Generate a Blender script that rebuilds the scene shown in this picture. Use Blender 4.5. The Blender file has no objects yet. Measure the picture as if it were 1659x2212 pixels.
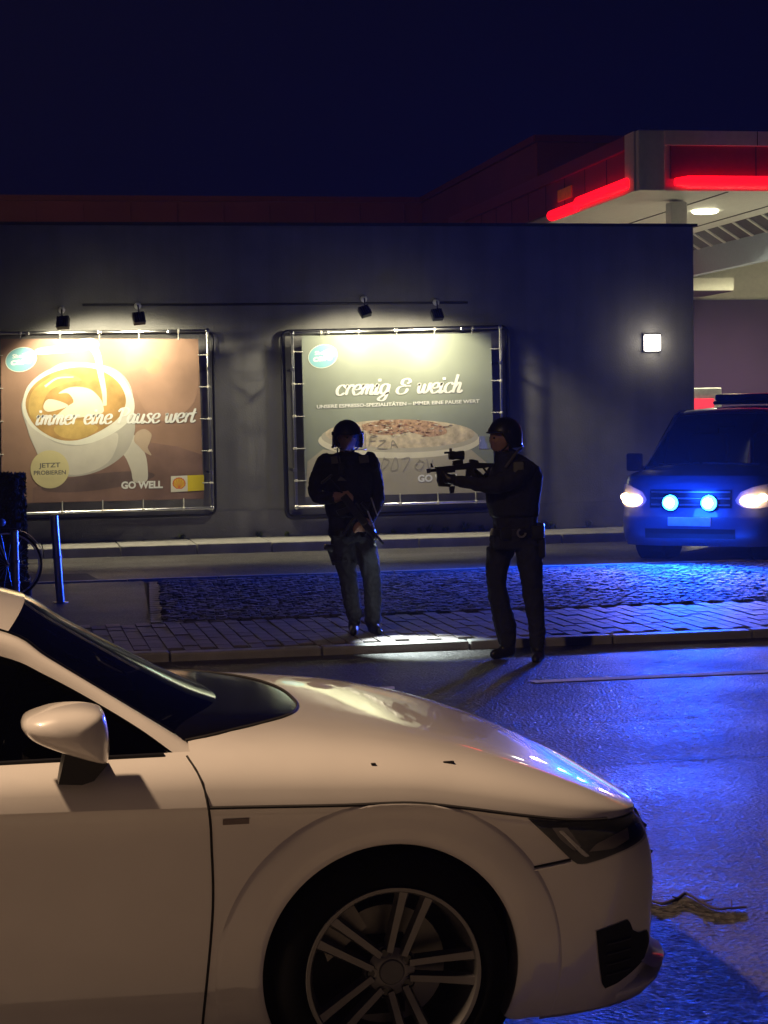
import bpy, bmesh, math, random
import numpy as np
from mathutils import Vector, Matrix, Euler
random.seed(7)
R_ = math.radians
scene = bpy.context.scene
COL = scene.collection

# ------------------------------------------------------------------ camera
FPX, CX, CY, PW = 4150.0, 829.5, 1159.0, 1659.0      # focal length / optical centre in view pixels
CAM_H = 1.83
_p = math.atan((CY - 900.0) / FPX); _y = R_(11.0); _r = R_(0.95)
_fwd = Vector((math.sin(_y) * math.cos(_p), math.cos(_y) * math.cos(_p), -math.sin(_p)))
_rt = Vector((math.cos(_y), -math.sin(_y), 0)); _up = _rt.cross(_fwd)
C_R = _rt * math.cos(_r) - _up * math.sin(_r); C_U = _up * math.cos(_r) + _rt * math.sin(_r); C_F = _fwd
cam = bpy.data.objects.new('camera', bpy.data.cameras.new('camera')); COL.objects.link(cam)
m = Matrix.Identity(4)
for i in range(3):
    m[i][0], m[i][1], m[i][2] = C_R[i], C_U[i], -C_F[i]
m[2][3] = CAM_H
cam.matrix_world = m
cam.data.sensor_fit = 'HORIZONTAL'; cam.data.sensor_width = 36
cam.data.lens = 36 * FPX / PW; cam.data.shift_y = 53.0 / PW
cam.data.clip_end = 2000; cam.data.clip_start = 0.05
scene.camera = cam

# ------------------------------------------------------------------ night sky, exposure
world = bpy.data.worlds.new('World'); scene.world = world; world.use_nodes = True
wn = world.node_tree.nodes; wl = world.node_tree.links
bg = wn['Background']
bg.inputs[0].default_value = (0.085, 0.10, 1.0, 1); bg.inputs[1].default_value = 0.0105
scene.view_settings.view_transform = 'Standard'; scene.view_settings.look = 'None'
scene.view_settings.exposure = 0; scene.view_settings.gamma = 1
scene.cycles.use_denoising = True
scene.cycles.max_bounces = 5; scene.cycles.diffuse_bounces = 2; scene.cycles.glossy_bounces = 3; scene.cycles.use_adaptive_sampling = True; scene.cycles.adaptive_threshold = 0.025
scene.cycles.transparent_max_bounces = 10
scene.cycles.sample_clamp_indirect = 4; scene.cycles.caustics_reflective = False; scene.cycles.caustics_refractive = False
scene.cycles.blur_glossy = 0.6

def light(name, kind, loc, power, color, radius=0.05, target=None, spot=None, blend=0.3):
    d = bpy.data.lights.new(name, kind); d.energy = power; d.color = color
    d.shadow_soft_size = radius
    if kind == 'SPOT':
        d.spot_size = R_(spot); d.spot_blend = blend
    o = bpy.data.objects.new(name, d); COL.objects.link(o); o.location = loc
    if target is not None:
        o.rotation_euler = (Vector(target) - Vector(loc)).to_track_quat('-Z', 'Y').to_euler()
    return o
# the street lamps of this road (behind the camera, up on their masts)
light('street_lamp_light', 'SPOT', (-3.4, 4.42, 7.8), 3100, (1.0, 0.67, 0.40), 0.16, (-.4, 5.0, 0.0), 112, 1.0)
# added unseen light that brightens the red hall, off to the left
light('hall_fill_light', 'SPOT', (-7, 31, 8.5), 700, (1.0, 0.62, 0.40), 0.2, (4, 46, 5), 140, .6)

# ------------------------------------------------------------------ picture <-> place
def ray(x, y):
    return C_R * ((x - CX) / FPX) - C_U * ((y - CY) / FPX) + C_F
def onZ(x, y, z=0.0):
    d = ray(x, y); return d * ((z - CAM_H) / d.z) + Vector((0, 0, CAM_H))
def onY(x, y, Y):
    d = ray(x, y); return d * (Y / d.y) + Vector((0, 0, CAM_H))
def lerp(a, b, t): return a + (b - a) * t
def interp(x, tab):
    xs = [p[0] for p in tab]; ys = [p[1] for p in tab]
    return float(np.interp(x, xs, ys))
def cinterp(x, tab):
    """smooth (monotone-ish cubic) interpolation"""
    xs = [p[0] for p in tab]; ys = [p[1] for p in tab]
    if x <= xs[0]: return ys[0]
    if x >= xs[-1]: return ys[-1]
    i = max(k for k in range(len(xs) - 1) if xs[k] <= x)
    def tan(k):
        if k == 0: return (ys[1] - ys[0]) / (xs[1] - xs[0])
        if k == len(xs) - 1: return (ys[-1] - ys[-2]) / (xs[-1] - xs[-2])
        return (ys[k + 1] - ys[k - 1]) / (xs[k + 1] - xs[k - 1])
    h = xs[i + 1] - xs[i]; t = (x - xs[i]) / h
    return ((2*t**3 - 3*t**2 + 1) * ys[i] + (t**3 - 2*t**2 + t) * h * tan(i)
            + (-2*t**3 + 3*t**2) * ys[i + 1] + (t**3 - t**2) * h * tan(i + 1))
def catmull(P, n=6, closed=False):
    P = [Vector(p) for p in P]; out = []; N = len(P)
    rng = range(N) if closed else range(N - 1)
    for i in rng:
        a = P[(i - 1) % N] if closed or i > 0 else P[0] * 2 - P[1]
        b, c = P[i], P[(i + 1) % N]
        d = P[(i + 2) % N] if closed or i < N - 2 else P[-1] * 2 - P[-2]
        for k in range(n):
            t = k / n
            out.append(0.5 * ((2*b) + (c - a)*t + (2*a - 5*b + 4*c - d)*t*t + (3*b - a - 3*c + d)*t**3))
    if not closed: out.append(P[-1])
    return out

# ------------------------------------------------------------------ materials
MATS = {}
def mat(name, col, rough=0.6, metal=0.0, var=0.12, scale=12.0, bump=0.0, bscale=60.0, coat=0.0, spec=0.5, rvar=0.0):
    if name in MATS: return MATS[name]
    M = bpy.data.materials.new(name); M.use_nodes = True
    nt = M.node_tree; n = nt.nodes; l = nt.links; b = n['Principled BSDF']
    b.inputs['Roughness'].default_value = rough; b.inputs['Metallic'].default_value = metal
    b.inputs['Specular IOR Level'].default_value = spec
    if coat: b.inputs['Coat Weight'].default_value = coat; b.inputs['Coat IOR'].default_value = 1.7; b.inputs['Coat Roughness'].default_value = 0.03
    tc = n.new('ShaderNodeTexCoord')
    nz = n.new('ShaderNodeTexNoise'); nz.inputs['Scale'].default_value = scale; nz.inputs['Detail'].default_value = 5
    l.new(tc.outputs['Object'], nz.inputs['Vector'])
    cr = n.new('ShaderNodeValToRGB')
    c = Vector(col[:3])
    cr.color_ramp.elements[0].position = 0.3; cr.color_ramp.elements[1].position = 0.7
    cr.color_ramp.elements[0].color = (*(c * (1 - var)), 1); cr.color_ramp.elements[1].color = (*[min(1, v) for v in c * (1 + var)], 1)
    l.new(nz.outputs['Fac'], cr.inputs['Fac']); l.new(cr.outputs['Color'], b.inputs['Base Color'])
    if rvar:
        mr = n.new('ShaderNodeMapRange'); mr.inputs['To Min'].default_value = rough - rvar; mr.inputs['To Max'].default_value = rough + rvar
        l.new(nz.outputs['Fac'], mr.inputs['Value']); l.new(mr.outputs['Result'], b.inputs['Roughness'])
    if bump:
        n2 = n.new('ShaderNodeTexNoise'); n2.inputs['Scale'].default_value = bscale; n2.inputs['Detail'].default_value = 6
        l.new(tc.outputs['Object'], n2.inputs['Vector'])
        bp = n.new('ShaderNodeBump'); bp.inputs['Strength'].default_value = bump; bp.inputs['Distance'].default_value = 0.02
        l.new(n2.outputs['Fac'], bp.inputs['Height']); l.new(bp.outputs['Normal'], b.inputs['Normal'])
    MATS[name] = M; return M
def emit(name, col, strength):
    if name in MATS: return MATS[name]
    M = bpy.data.materials.new(name); M.use_nodes = True
    b = M.node_tree.nodes['Principled BSDF']
    b.inputs['Base Color'].default_value = (*[min(1, c * .5) for c in col], 1)
    b.inputs['Emission Color'].default_value = (*col, 1); b.inputs['Emission Strength'].default_value = strength
    MATS[name] = M; return M
def glass(name, tint, gloss_rough=0.02, base=0.06):
    if name in MATS: return MATS[name]
    M = bpy.data.materials.new(name); M.use_nodes = True
    nt = M.node_tree; n = nt.nodes; l = nt.links
    n.remove(n['Principled BSDF']); out = n['Material Output']
    tr = n.new('ShaderNodeBsdfTransparent'); tr.inputs[0].default_value = (*tint, 1)
    gl = n.new('ShaderNodeBsdfGlossy'); gl.inputs['Roughness'].default_value = gloss_rough
    gl.inputs['Color'].default_value = (0.9, 0.95, 1, 1)
    fr = n.new('ShaderNodeFresnel'); fr.inputs[0].default_value = 1.5
    mx = n.new('ShaderNodeMixShader'); l.new(fr.outputs[0], mx.inputs[0]); l.new(tr.outputs[0], mx.inputs[1]); l.new(gl.outputs[0], mx.inputs[2])
    l.new(mx.outputs[0], out.inputs['Surface']); MATS[name] = M; return M

# ------------------------------------------------------------------ mesh helpers
class MB:
    def __init__(s): s.v = []; s.f = []
    def add(s, v, f):
        o = len(s.v); s.v += [tuple(p) for p in v]; s.f += [tuple(i + o for i in q) for q in f]; return s
    def box(s, c, d, rot=None, bev=0.0):
        x, y, z = d[0]/2, d[1]/2, d[2]/2
        if bev:
            bm = bmesh.new(); bmesh.ops.create_cube(bm, size=1, matrix=Matrix.Diagonal((d[0], d[1], d[2], 1)))
            bmesh.ops.bevel(bm, geom=bm.edges[:], offset=bev, segments=2, affect='EDGES', profile=0.5)
            bm.verts.index_update(); V = [v.co.copy() for v in bm.verts]; F = [[v.index for v in f.verts] for f in bm.faces]; bm.free()
        else:
            V = [Vector(p) for p in ((-x,-y,-z),(x,-y,-z),(x,y,-z),(-x,y,-z),(-x,-y,z),(x,-y,z),(x,y,z),(-x,y,z))]
            F = [(0,3,2,1),(4,5,6,7),(0,1,5,4),(1,2,6,5),(2,3,7,6),(3,0,4,7)]
        if rot is not None: V = [rot @ v for v in V]
        c = Vector(c); return s.add([v + c for v in V], F)
    def tube(s, pts, r, n=8, cap=True):
        """sweep; r number, list of numbers or list of (ra, rb)"""
        P = [Vector(p) for p in pts]; V = []; F = []; up0 = None
        for i, p in enumerate(P):
            d = (P[min(i+1, len(P)-1)] - P[max(i-1, 0)]).normalized()
            if up0 is None:
                up0 = Vector((0, 1, 0)) if abs(d.y) < 0.9 else Vector((1, 0, 0))
            a = d.cross(up0).normalized(); b = a.cross(d).normalized(); up0 = b
            rr = r[i] if isinstance(r, (list, tuple)) else r
            ra, rb = rr if isinstance(rr, (list, tuple)) else (rr, rr)
            for k in range(n):
                t = 2*math.pi*k/n; V.append(p + a*(math.cos(t)*ra) + b*(math.sin(t)*rb))
        for i in range(len(P)-1):
            for k in range(n):
                F.append((i*n+k, i*n+(k+1) % n, (i+1)*n+(k+1) % n, (i+1)*n+k))
        if cap: F.append(tuple(range(n))[::-1]); F.append(tuple(range((len(P)-1)*n, len(P)*n)))
        return s.add(V, F)
    def lathe(s, prof, c, axis='Y', n=32, arc=(0, 2*math.pi)):
        """prof: (radius, height along axis)"""
        V = []; F = []; full = abs(arc[1]-arc[0]-2*math.pi) < 1e-6; m_ = n if full else n+1; c = Vector(c)
        for (r, h) in prof:
            for k in range(m_):
                t = arc[0] + (arc[1]-arc[0])*k/n
                a, b = r*math.cos(t), r*math.sin(t)
                V.append(c + Vector({'Y': (a, h, b), 'X': (h, a, b), 'Z': (a, b, h)}[axis]))
        for i in range(len(prof)-1):
            for k in range(n):
                k2 = (k+1) % m_
                F.append((i*m_+k, i*m_+k2, (i+1)*m_+k2, (i+1)*m_+k))
        return s.add(V, F)
    def ell(s, c, r, n=12, m_=8, rot=None):
        V = []; F = []; c = Vector(c)
        for i in range(m_+1):
            ph = math.pi*i/m_
            for k in range(n):
                t = 2*math.pi*k/n
                v = Vector((r[0]*math.sin(ph)*math.cos(t), r[1]*math.sin(ph)*math.sin(t), r[2]*math.cos(ph)))
                V.append((rot @ v if rot is not None else v) + c)
        for i in range(m_):
            for k in range(n):
                F.append((i*n+k, (i+1)*n+k, (i+1)*n+(k+1) % n, i*n+(k+1) % n))
        return s.add(V, F)
    def grid(s, G):
        R, Cc = len(G), len(G[0]); V = [p for row in G for p in row]
        F = [(i*Cc+j, i*Cc+j+1, (i+1)*Cc+j+1, (i+1)*Cc+j) for i in range(R-1) for j in range(Cc-1)]
        return s.add(V, F)
    def prism(s, poly, ext):
        """polygon of 3D points extruded by ext"""
        n = len(poly); e = Vector(ext); P = [Vector(p) for p in poly]
        V = P + [p + e for p in P]
        F = [tuple(range(n))[::-1], tuple(range(n, 2*n))] + [(i, (i+1) % n, n+(i+1) % n, n+i) for i in range(n)]
        return s.add(V, F)
    def flat(s, poly):
        return s.add(poly, [tuple(range(len(poly)))])
    def build(s, name, m_, parent=None, smooth=False, clean=True, angle=35, loc=None):
        me = bpy.data.meshes.new(name); me.from_pydata(s.v, [], s.f); me.update()
        if clean:
            bm = bmesh.new(); bm.from_mesh(me)
            bmesh.ops.remove_doubles(bm, verts=bm.verts, dist=1e-5)
            bmesh.ops.recalc_face_normals(bm, faces=bm.faces); bm.to_mesh(me); bm.free()
        if m_: me.materials.append(m_)
        o = bpy.data.objects.new(name, me); COL.objects.link(o)
        if smooth:
            me.polygons.foreach_set('use_smooth', [True]*len(me.polygons))
            me.set_sharp_from_angle(angle=R_(angle))
        if parent: o.parent = parent
        if loc: o.location = loc
        return o
def tag(o, label=None, cat=None, group=None, kind=None):
    if label: o['label'] = label
    if cat: o['category'] = cat
    if group: o['group'] = group
    if kind: o['kind'] = kind
    return o
def empty(name, loc, rz=0.0):
    o = bpy.data.objects.new(name, None); COL.objects.link(o); o.location = loc; o.rotation_euler.z = rz
    o.empty_display_size = 0.2; return o
def child_copy(src, parent=None, loc=None, rot=None):
    c = src.copy(); COL.objects.link(c); c.parent = parent
    if loc is not None: c.location = loc
    if rot is not None: c.rotation_euler = rot
    return c
def text_mesh(body, size, offset=0.0, shear=0.0, spacing=1.0):
    """flat letters in the XZ plane, facing -Y, origin at centre"""
    cu = bpy.data.curves.new('t', 'FONT'); cu.body = body; cu.size = size; cu.offset = offset; cu.shear = shear
    cu.align_x = 'CENTER'; cu.align_y = 'CENTER'; cu.space_character = spacing; cu.resolution_u = 3
    o = bpy.data.objects.new('t', cu); COL.objects.link(o)
    bpy.context.view_layer.update()
    me = bpy.data.meshes.new_from_object(o.evaluated_get(bpy.context.evaluated_depsgraph_get()))
    V = [(v.co.x, v.co.y) for v in me.vertices]; F = [tuple(p.vertices) for p in me.polygons]
    bpy.data.objects.remove(o); bpy.data.curves.remove(cu); bpy.data.meshes.remove(me)
    return V, F
# ------------------------------------------------------------------ ground, road, pavement
def asphalt(name, col, rough, sparkle=0.5, bump=0.5):
    M = mat(name, col, rough, var=0.30, scale=1.3, spec=.28)
    n = M.node_tree.nodes; l = M.node_tree.links; b = n['Principled BSDF']
    tc = [k for k in n if k.type == 'TEX_COORD'][0]
    vo = n.new('ShaderNodeTexVoronoi'); vo.inputs['Scale'].default_value = 52
    l.new(tc.outputs['Object'], vo.inputs['Vector'])
    n2 = n.new('ShaderNodeTexNoise'); n2.inputs['Scale'].default_value = 34; n2.inputs['Detail'].default_value = 8; n2.inputs['Roughness'].default_value = .75
    l.new(tc.outputs['Object'], n2.inputs['Vector'])
    mx = n.new('ShaderNodeMix'); mx.data_type = 'RGBA'; mx.blend_type = 'MULTIPLY'; mx.inputs[0].default_value = 1.0
    cr = [k for k in n if k.type == 'VALTORGB'][0]
    r2 = n.new('ShaderNodeValToRGB'); r2.color_ramp.elements[0].position = .25; r2.color_ramp.elements[1].position = .8
    r2.color_ramp.elements[0].color = (.45, .45, .45, 1); r2.color_ramp.elements[1].color = (1.9, 1.9, 1.9, 1)
    l.new(vo.outputs['Color'], r2.inputs[0]); l.new(cr.outputs[0], mx.inputs[6]); l.new(r2.outputs[0], mx.inputs[7])
    l.new(mx.outputs[2], b.inputs['Base Color'])
    ad = n.new('ShaderNodeMath'); ad.operation = 'ADD'; l.new(n2.outputs['Fac'], ad.inputs[0]); l.new(vo.outputs['Distance'], ad.inputs[1])
    bp = n.new('ShaderNodeBump'); bp.inputs['Strength'].default_value = bump; bp.inputs['Distance'].default_value = 0.018
    l.new(ad.outputs[0], bp.inputs['Height']); l.new(bp.outputs['Normal'], b.inputs['Normal'])
    # patches of damp, smoother asphalt
    n3 = n.new('ShaderNodeTexNoise'); n3.inputs['Scale'].default_value = .55; n3.inputs['Detail'].default_value = 4
    l.new(tc.outputs['Object'], n3.inputs['Vector'])
    mr = n.new('ShaderNodeMapRange'); mr.inputs['From Min'].default_value = .3; mr.inputs['From Max'].default_value = .7
    mr.inputs['To Min'].default_value = rough - .14; mr.inputs['To Max'].default_value = rough + .12
    l.new(n3.outputs['Fac'], mr.inputs['Value'])
    sx = n.new('ShaderNodeSeparateColor'); l.new(vo.outputs['Color'], sx.inputs[0])
    m4 = n.new('ShaderNodeMapRange'); m4.inputs['To Min'].default_value = -.13; m4.inputs['To Max'].default_value = .13; l.new(sx.outputs[1], m4.inputs['Value'])
    a2 = n.new('ShaderNodeMath'); a2.operation = 'ADD'; l.new(mr.outputs[0], a2.inputs[0]); l.new(m4.outputs[0], a2.inputs[1]); l.new(a2.outputs[0], b.inputs['Roughness'])
    return M
M_road = asphalt('road_asphalt', (0.062, 0.057, 0.058), 0.56, bump=.6)
M_drive = asphalt('driveway_asphalt', (0.085, 0.080, 0.076), 0.6, bump=.35)
M_pave = asphalt('pavement_asphalt', (0.075, 0.072, 0.07), 0.62, bump=.3)
M_ground = asphalt('ground_asphalt', (0.06, 0.058, 0.056), 0.7, bump=.3)
M_paver = mat('paver_concrete', (0.20, 0.17, 0.165), 0.62, var=.22, scale=3.1, bump=.25, bscale=70)
M_paver2 = mat('paver_concrete_dark', (0.165, 0.142, 0.14), 0.62, var=.22, scale=2.7, bump=.25, bscale=70)
M_cob = [mat('granite_%d' % i, c, .72, var=.3, scale=9, bump=.4, bscale=40) for i, c in enumerate([(.15, .145, .14), (.20, .19, .185), (.11, .105, .105)])]
M_kerb = mat('granite_kerb', (0.27, 0.26, 0.25), 0.55, var=.2, scale=5, bump=.25, bscale=80)
M_joint = mat('joint_sand', (0.035, 0.032, 0.03), 0.95)
M_paint = mat('road_paint', (0.74, 0.73, 0.72), 0.8, var=.25, scale=7, bump=.3, bscale=60)

PZ = 0.065                                        # pavement level
YK, YP, YB, YW = 14.55, onZ(850, 1330, .065).y, onZ(560, 1244, .065).y, 26.5        # kerb face, paver/cobble border, back line, wall face
def sheet(name, x0, x1, y0, y1, z, m_, parent=None):
    return MB().flat([(x0, y0, z), (x1, y0, z), (x1, y1, z), (x0, y1, z)]).build(name, m_, parent)
tag(sheet('ground', -300, 300, -120, 500, -0.03, M_ground), kind='structure')
road = tag(sheet('road', -80, 80, -6, YK + .02, 0.0, M_road), kind='structure')
pav = tag(sheet('pavement', -80, 80, YK + .1, YB, PZ - .012, M_joint), kind='structure')
# smooth asphalt part of the pavement on the left, where the bollards stand
MB().flat([(-80, YP + .02, PZ - .002), (1.17, YP + .02, PZ - .002), (1.42, YB - .14, PZ - .002), (-80, YB - .14, PZ - .002)]).build('asphalt_strip', M_pave, pav)
drive = tag(sheet('driveway', -80, 60, YB, 60, PZ - .008, M_drive), kind='structure')
MB().flat([(-30, YB - .05, PZ + .012), (.95, YB - .03, PZ + .012), (.85, YB + 1.0, PZ + .012), (-.2, YB + 1.2, PZ + .012), (-30, YB + 1.3, PZ + .012)]).build('dark_strip', mat('dark_surface', (.018, .018, .02), .8, var=.3, bump=.3), drive)  # darker strip lying along the back line
# the pavement on the camera's side, kerb along the parked car
npav = tag(sheet('near_pavement', -80, 80, -6, 4.58, .10, mat('slab_concrete', (.27, .245, .225), .8, var=.15, scale=2)), kind='structure')
MB().box((0, 4.64, .03), (160, .12, .15)).build('kerb_edge', M_kerb, npav)
# painted dashes of the cycle lane
for x0, x1 in ((-9.0, -6.9), (-5.6, -3.5), (-2.2, -.1), (.55, 2.50), (3.48, 5.9), (6.9, 9.0), (10.3, 12.4)):
    P = [(x0, 12.57, .004), (x1, 12.57, .004), (x1 + .02, 12.69, .004), (x0 - .02, 12.69, .004)]
    tag(MB().flat(P).build('lane_dash', M_paint, road))
# lengthwise seam and worn strips of the asphalt
for y, w in ((9.55, .025), (10.9, .02)):
    sheet('asphalt_seam', -60, 60, y, y + w, .004, mat('bitumen', (.02, .02, .022), .6, bump=.4), road)
# gutter strip in front of the kerb
# front kerb stones
ks = MB(); L = 1.17
ks.box((L/2, .075, PZ - .12), (L - .012, .15, .25), bev=.014)
k0 = None
for i in range(-8, 15):
    x = 1.16 + L * i
    if k0 is None:
        k0 = ks.build('kerb_stone', M_kerb, pav); o = k0
    else: o = child_copy(k0, pav)
    o.location = (x, YK + random.uniform(-.004, .004), random.uniform(-.006, .006)); o.rotation_euler = (0, 0, random.uniform(-.003, .003))
# flush kerb along the back of the pavement
fk = MB(); fk.box((.5, .06, .0), (.985, .12, .04), bev=.006); f0 = None
for i in range(-4, 14):
    if f0 is None: f0 = fk.build('edge_stone', M_kerb, pav); o = f0
    else: o = child_copy(f0, pav)
    o.location = (1.25 + i * 1.0, YB - .12, PZ - .005 + random.uniform(-.003, .003))
# concrete pavers, lengthwise across the pavement, half-bond
pv = MB(); pw, pl = .128, .258
pv.box((0, 0, -.02), (pw - .010, pl - .008, .05), bev=.006)
p0 = pv.build('paving_stone', M_paver, pav); p0b = child_copy(p0, pav); p0b.data = p0.data.copy(); p0b.data.materials[0] = M_paver2
used = [False, False]; rest = MB(); allp = []
for i in range(-30, 90):
    x = -3.0 + i * pw
    for j in range(-1, 9):
        y = YK + .16 + pl * (j + .5 + (.5 if i % 2 else 0))
        if y - pl/2 < YK + .10 or y + pl/2 > YP + .14: continue
        allp.append((abs(x - 3.9), x, y))
allp.sort()
for n_, (q, x, y) in enumerate(allp):
    k = 0 if random.random() < .6 else 1
    z = PZ - .002 + random.uniform(-.004, .004)
    if n_ < 290:
        src = (p0, p0b)[k]
        if not used[k]: o = src; used[k] = True
        else: o = child_copy(src, pav)
        o.location = (x, y, z); o.rotation_euler = (random.uniform(-.008, .008), random.uniform(-.012, .012), random.uniform(-.008, .008))
    else:
        rest.box((x, y, z - .02), (pw - .010, pl - .008, .05))
tag(rest.build('paving_stones_beyond', M_paver, pav), kind='stuff')
# granite cobbles
def cobble(sx, sy, seed):
    rr = random.Random(seed); b = MB(); V = []
    for (fx, z) in ((.98, -.06), (1.0, -.004), (.80, .012)):
        for (a, c) in ((-1, -1), (0, -1.08), (1, -1), (1.08, 0), (1, 1), (0, 1.08), (-1, 1), (-1.08, 0)):
            V.append((a * sx/2 * fx * rr.uniform(.86, 1.0), c * sy/2 * fx * rr.uniform(.86, 1.0), z + rr.uniform(-.003, .003)))
    F = [(r*8+k, r*8+(k+1) % 8, (r+1)*8+(k+1) % 8, (r+1)*8+k) for r in range(2) for k in range(8)] + [tuple(range(16, 24))]
    return V, F
variants = [cobble(.096, .096, s) for s in range(9)]
protos = []
cells = []
nx = 108; dx = .1
for j in range(int((YB - YP - .4)/.0985)):
    y = YP + .19 + j * .0985
    for i in range(nx):
        x = 1.32 + .30 * (j / 45) + i * dx + (dx/2 if j % 2 else 0) + random.uniform(-.012, .012)
        cells.append((j, abs(x - 4.2), x, y + random.uniform(-.012, .012)))
near = set(id(c) for c in sorted(cells, key=lambda c: (c[0] + (0 if c[1] < 2.95 else 99)))[:295])
restc = [MB(), MB(), MB()]
for c in cells:
    j, q, x, y = c; k = random.randrange(9); a = random.uniform(-.18, .18); z = PZ + .003 + random.uniform(-.006, .005)
    if id(c) in near:
        if len(protos) <= k or protos[k] is None:
            while len(protos) <= k: protos.append(None)
            b = MB().add(*variants[k]); protos[k] = b.build('cobble', M_cob[k % 3], pav, clean=False); o = protos[k]
        else: o = child_copy(protos[k], pav)
        o.location = (x, y, z); o.rotation_euler = (random.uniform(-.06, .06), random.uniform(-.06, .06), a + random.choice((0, math.pi/2)))
    else:
        V, F = variants[k]; m3 = Euler((random.uniform(-.06, .06), random.uniform(-.06, .06), a)).to_matrix()
        restc[k % 3].add([m3 @ Vector(v) + Vector((x, y, z)) for v in V], F)
for k in range(3):
    tag(restc[k].build('cobbles_beyond', M_cob[k], pav, clean=False), kind='stuff')
# edging stones at the left end of the cobbles
es = MB(); es.box((0, 0, 0), (.20, .13, .06), bev=.01); e0 = None
M_edge = mat('pale_granite', (.24, .235, .22), .6, var=.2, bump=.3)
for i in range(24):
    t = i / 23
    if i < 3: loc = (1.36 + i * .215, YP + .125, PZ - .026); rz = 0
    else: loc = (1.24 + .28 * (i - 3) / 20, YP + .24 + (i - 3) * .205, PZ - .027); rz = math.pi/2
    o = es.build('edging_stone', M_edge, pav) if e0 is None else child_copy(e0, pav)
    e0 = e0 or o
    o.location = loc; o.rotation_euler = (random.uniform(-.03, .03), random.uniform(-.03, .03), rz)
# raised kerb in front of the building wall
wk = MB(); wk.box((.5, .60, .0), (.988, 1.18, .20), bev=.012); w0 = None
wkerb = tag(MB().box((15, YW - .55, .05), (90, 1.0, .10)).build('wall_kerb', M_kerb), kind='structure')
for i in range(-6, 18):
    o = wk.build('kerb_stone', mat('kerb_concrete', (.42, .40, .36), .8, var=.18, scale=4, bump=.3), wkerb) if w0 is None else child_copy(w0, wkerb)
    w0 = w0 or o
    o.location = (.4 + i, YW - 1.2 + random.uniform(-.006, .006), .09 + random.uniform(-.004, .004))
# ------------------------------------------------------------------ low grey building with the posters
M_wall = mat('grey_plaster', (0.215, 0.21, 0.20), 0.9, var=.10, scale=2.2, bump=.25, bscale=45)
_n = M_wall.node_tree.nodes; _l = M_wall.node_tree.links; _b = _n['Principled BSDF']
_tc = [k for k in _n if k.type == 'TEX_COORD'][0]; _mp = _n.new('ShaderNodeMapping'); _mp.inputs['Scale'].default_value = (2.2, 2.2, .16); _l.new(_tc.outputs['Object'], _mp.inputs[0])
_s = _n.new('ShaderNodeTexNoise'); _s.inputs['Scale'].default_value = 1.6; _s.inputs['Detail'].default_value = 7; _l.new(_mp.outputs[0], _s.inputs['Vector'])
_r = _n.new('ShaderNodeValToRGB'); _r.color_ramp.elements[0].position = .35; _r.color_ramp.elements[0].color = (.86, .855, .85, 1); _r.color_ramp.elements[1].position = .6; _l.new(_s.outputs['Fac'], _r.inputs[0])
_x = _n.new('ShaderNodeMix'); _x.data_type = 'RGBA'; _x.blend_type = 'MULTIPLY'; _x.inputs[0].default_value = 1
_c = [k for k in _n if k.type == 'VALTORGB'][0]; _l.new(_c.outputs[0], _x.inputs[6]); _l.new(_r.outputs[0], _x.inputs[7]); _l.new(_x.outputs[2], _b.inputs['Base Color'])
M_plinth = mat('grey_plinth', (0.17, 0.165, 0.165), 0.85, var=.15, scale=3, bump=.3, bscale=50)
M_cap = mat('dark_metal_cap', (0.05, 0.05, 0.055), 0.45, metal=.6)
M_roofing = mat('roofing_felt', (0.05, 0.05, 0.05), .9)
XR = onY(1499, 800, YW).x
ZT = onY(900, 489, YW).z
bld = empty('station_building', (5, YW, 0)); tag(bld, 'low dark grey rendered building carrying two lit coffee posters', 'building')
off = Vector((-5, -YW, 0))
def B(mb, name, m_, smooth=False, **k):
    mb.v = [tuple(Vector(p) + off) for p in mb.v]; return mb.build(name, m_, bld, smooth=smooth, **k)
B(MB().box(((XR - 30) / 2, YW + 3.5, ZT / 2), (XR + 30, 7, ZT)), 'wall', M_wall)
B(MB().box(((XR - 30) / 2, YW - .012, .38), (XR + 30 + .02, .03, .36)), 'plinth', M_plinth)
B(MB().box(((XR - 30) / 2, YW + 3.5, ZT + .022), (XR + 30.1, 7.1, .045)), 'parapet_cap', M_cap)
# cable run above the posters
c1, c2 = onY(178, 659, YW - .02), onY(1010, 654, YW - .02)
B(MB().tube([c1, lerp(c1, c2, .3) + Vector((0, 0, -.008)), lerp(c1, c2, .7), c2], .016, 6), 'cable', M_cap)
cj = onY(178, 659, YW - .02)
# rooftop vent unit
vu = onY(452, 487, YW + 3.0)
t = empty('roof_vent', (vu.x, YW + 3.0, ZT + .045)); tag(t, 'small dark ventilation unit on the flat roof of the grey building', 'vent')
MB().prism([(-.38, -.3, 0), (.38, -.3, 0), (.30, -.3, .17), (-.30, -.3, .17)], (0, .6, 0)).build('housing', mat('zinc_grey', (.12, .12, .125), .5, metal=.5), t)
MB().box((.02, -.305, .085), (.16, .02, .10), bev=.004).build('hatch', mat('zinc_light', (.30, .29, .28), .5, metal=.4), t)
for i in range(3): MB().box((-.2, -.305, .045 + .04*i), (.14, .015, .016)).build('louvre', M_cap, t)
# square wall lamp
wlp = onY(1405, 741, YW)
t = empty('wall_lamp', (wlp.x, YW, wlp.z)); tag(t, 'square white wall lamp glowing beside the end of the grey wall', 'lamp')
MB().box((0, -.02, 0), (.25, .04, .25), bev=.008).build('back_plate', M_cap, t)
MB().box((0, -.085, 0), (.235, .09, .235), bev=.022).build('lamp_shade', emit('lamp_opal', (1.0, 0.93, 0.80), 7.0), t, smooth=True)
light('wall_lamp_light', 'POINT', (wlp.x, YW - .28, wlp.z), 4.5, (1.0, .9, .72), .1)

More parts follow.
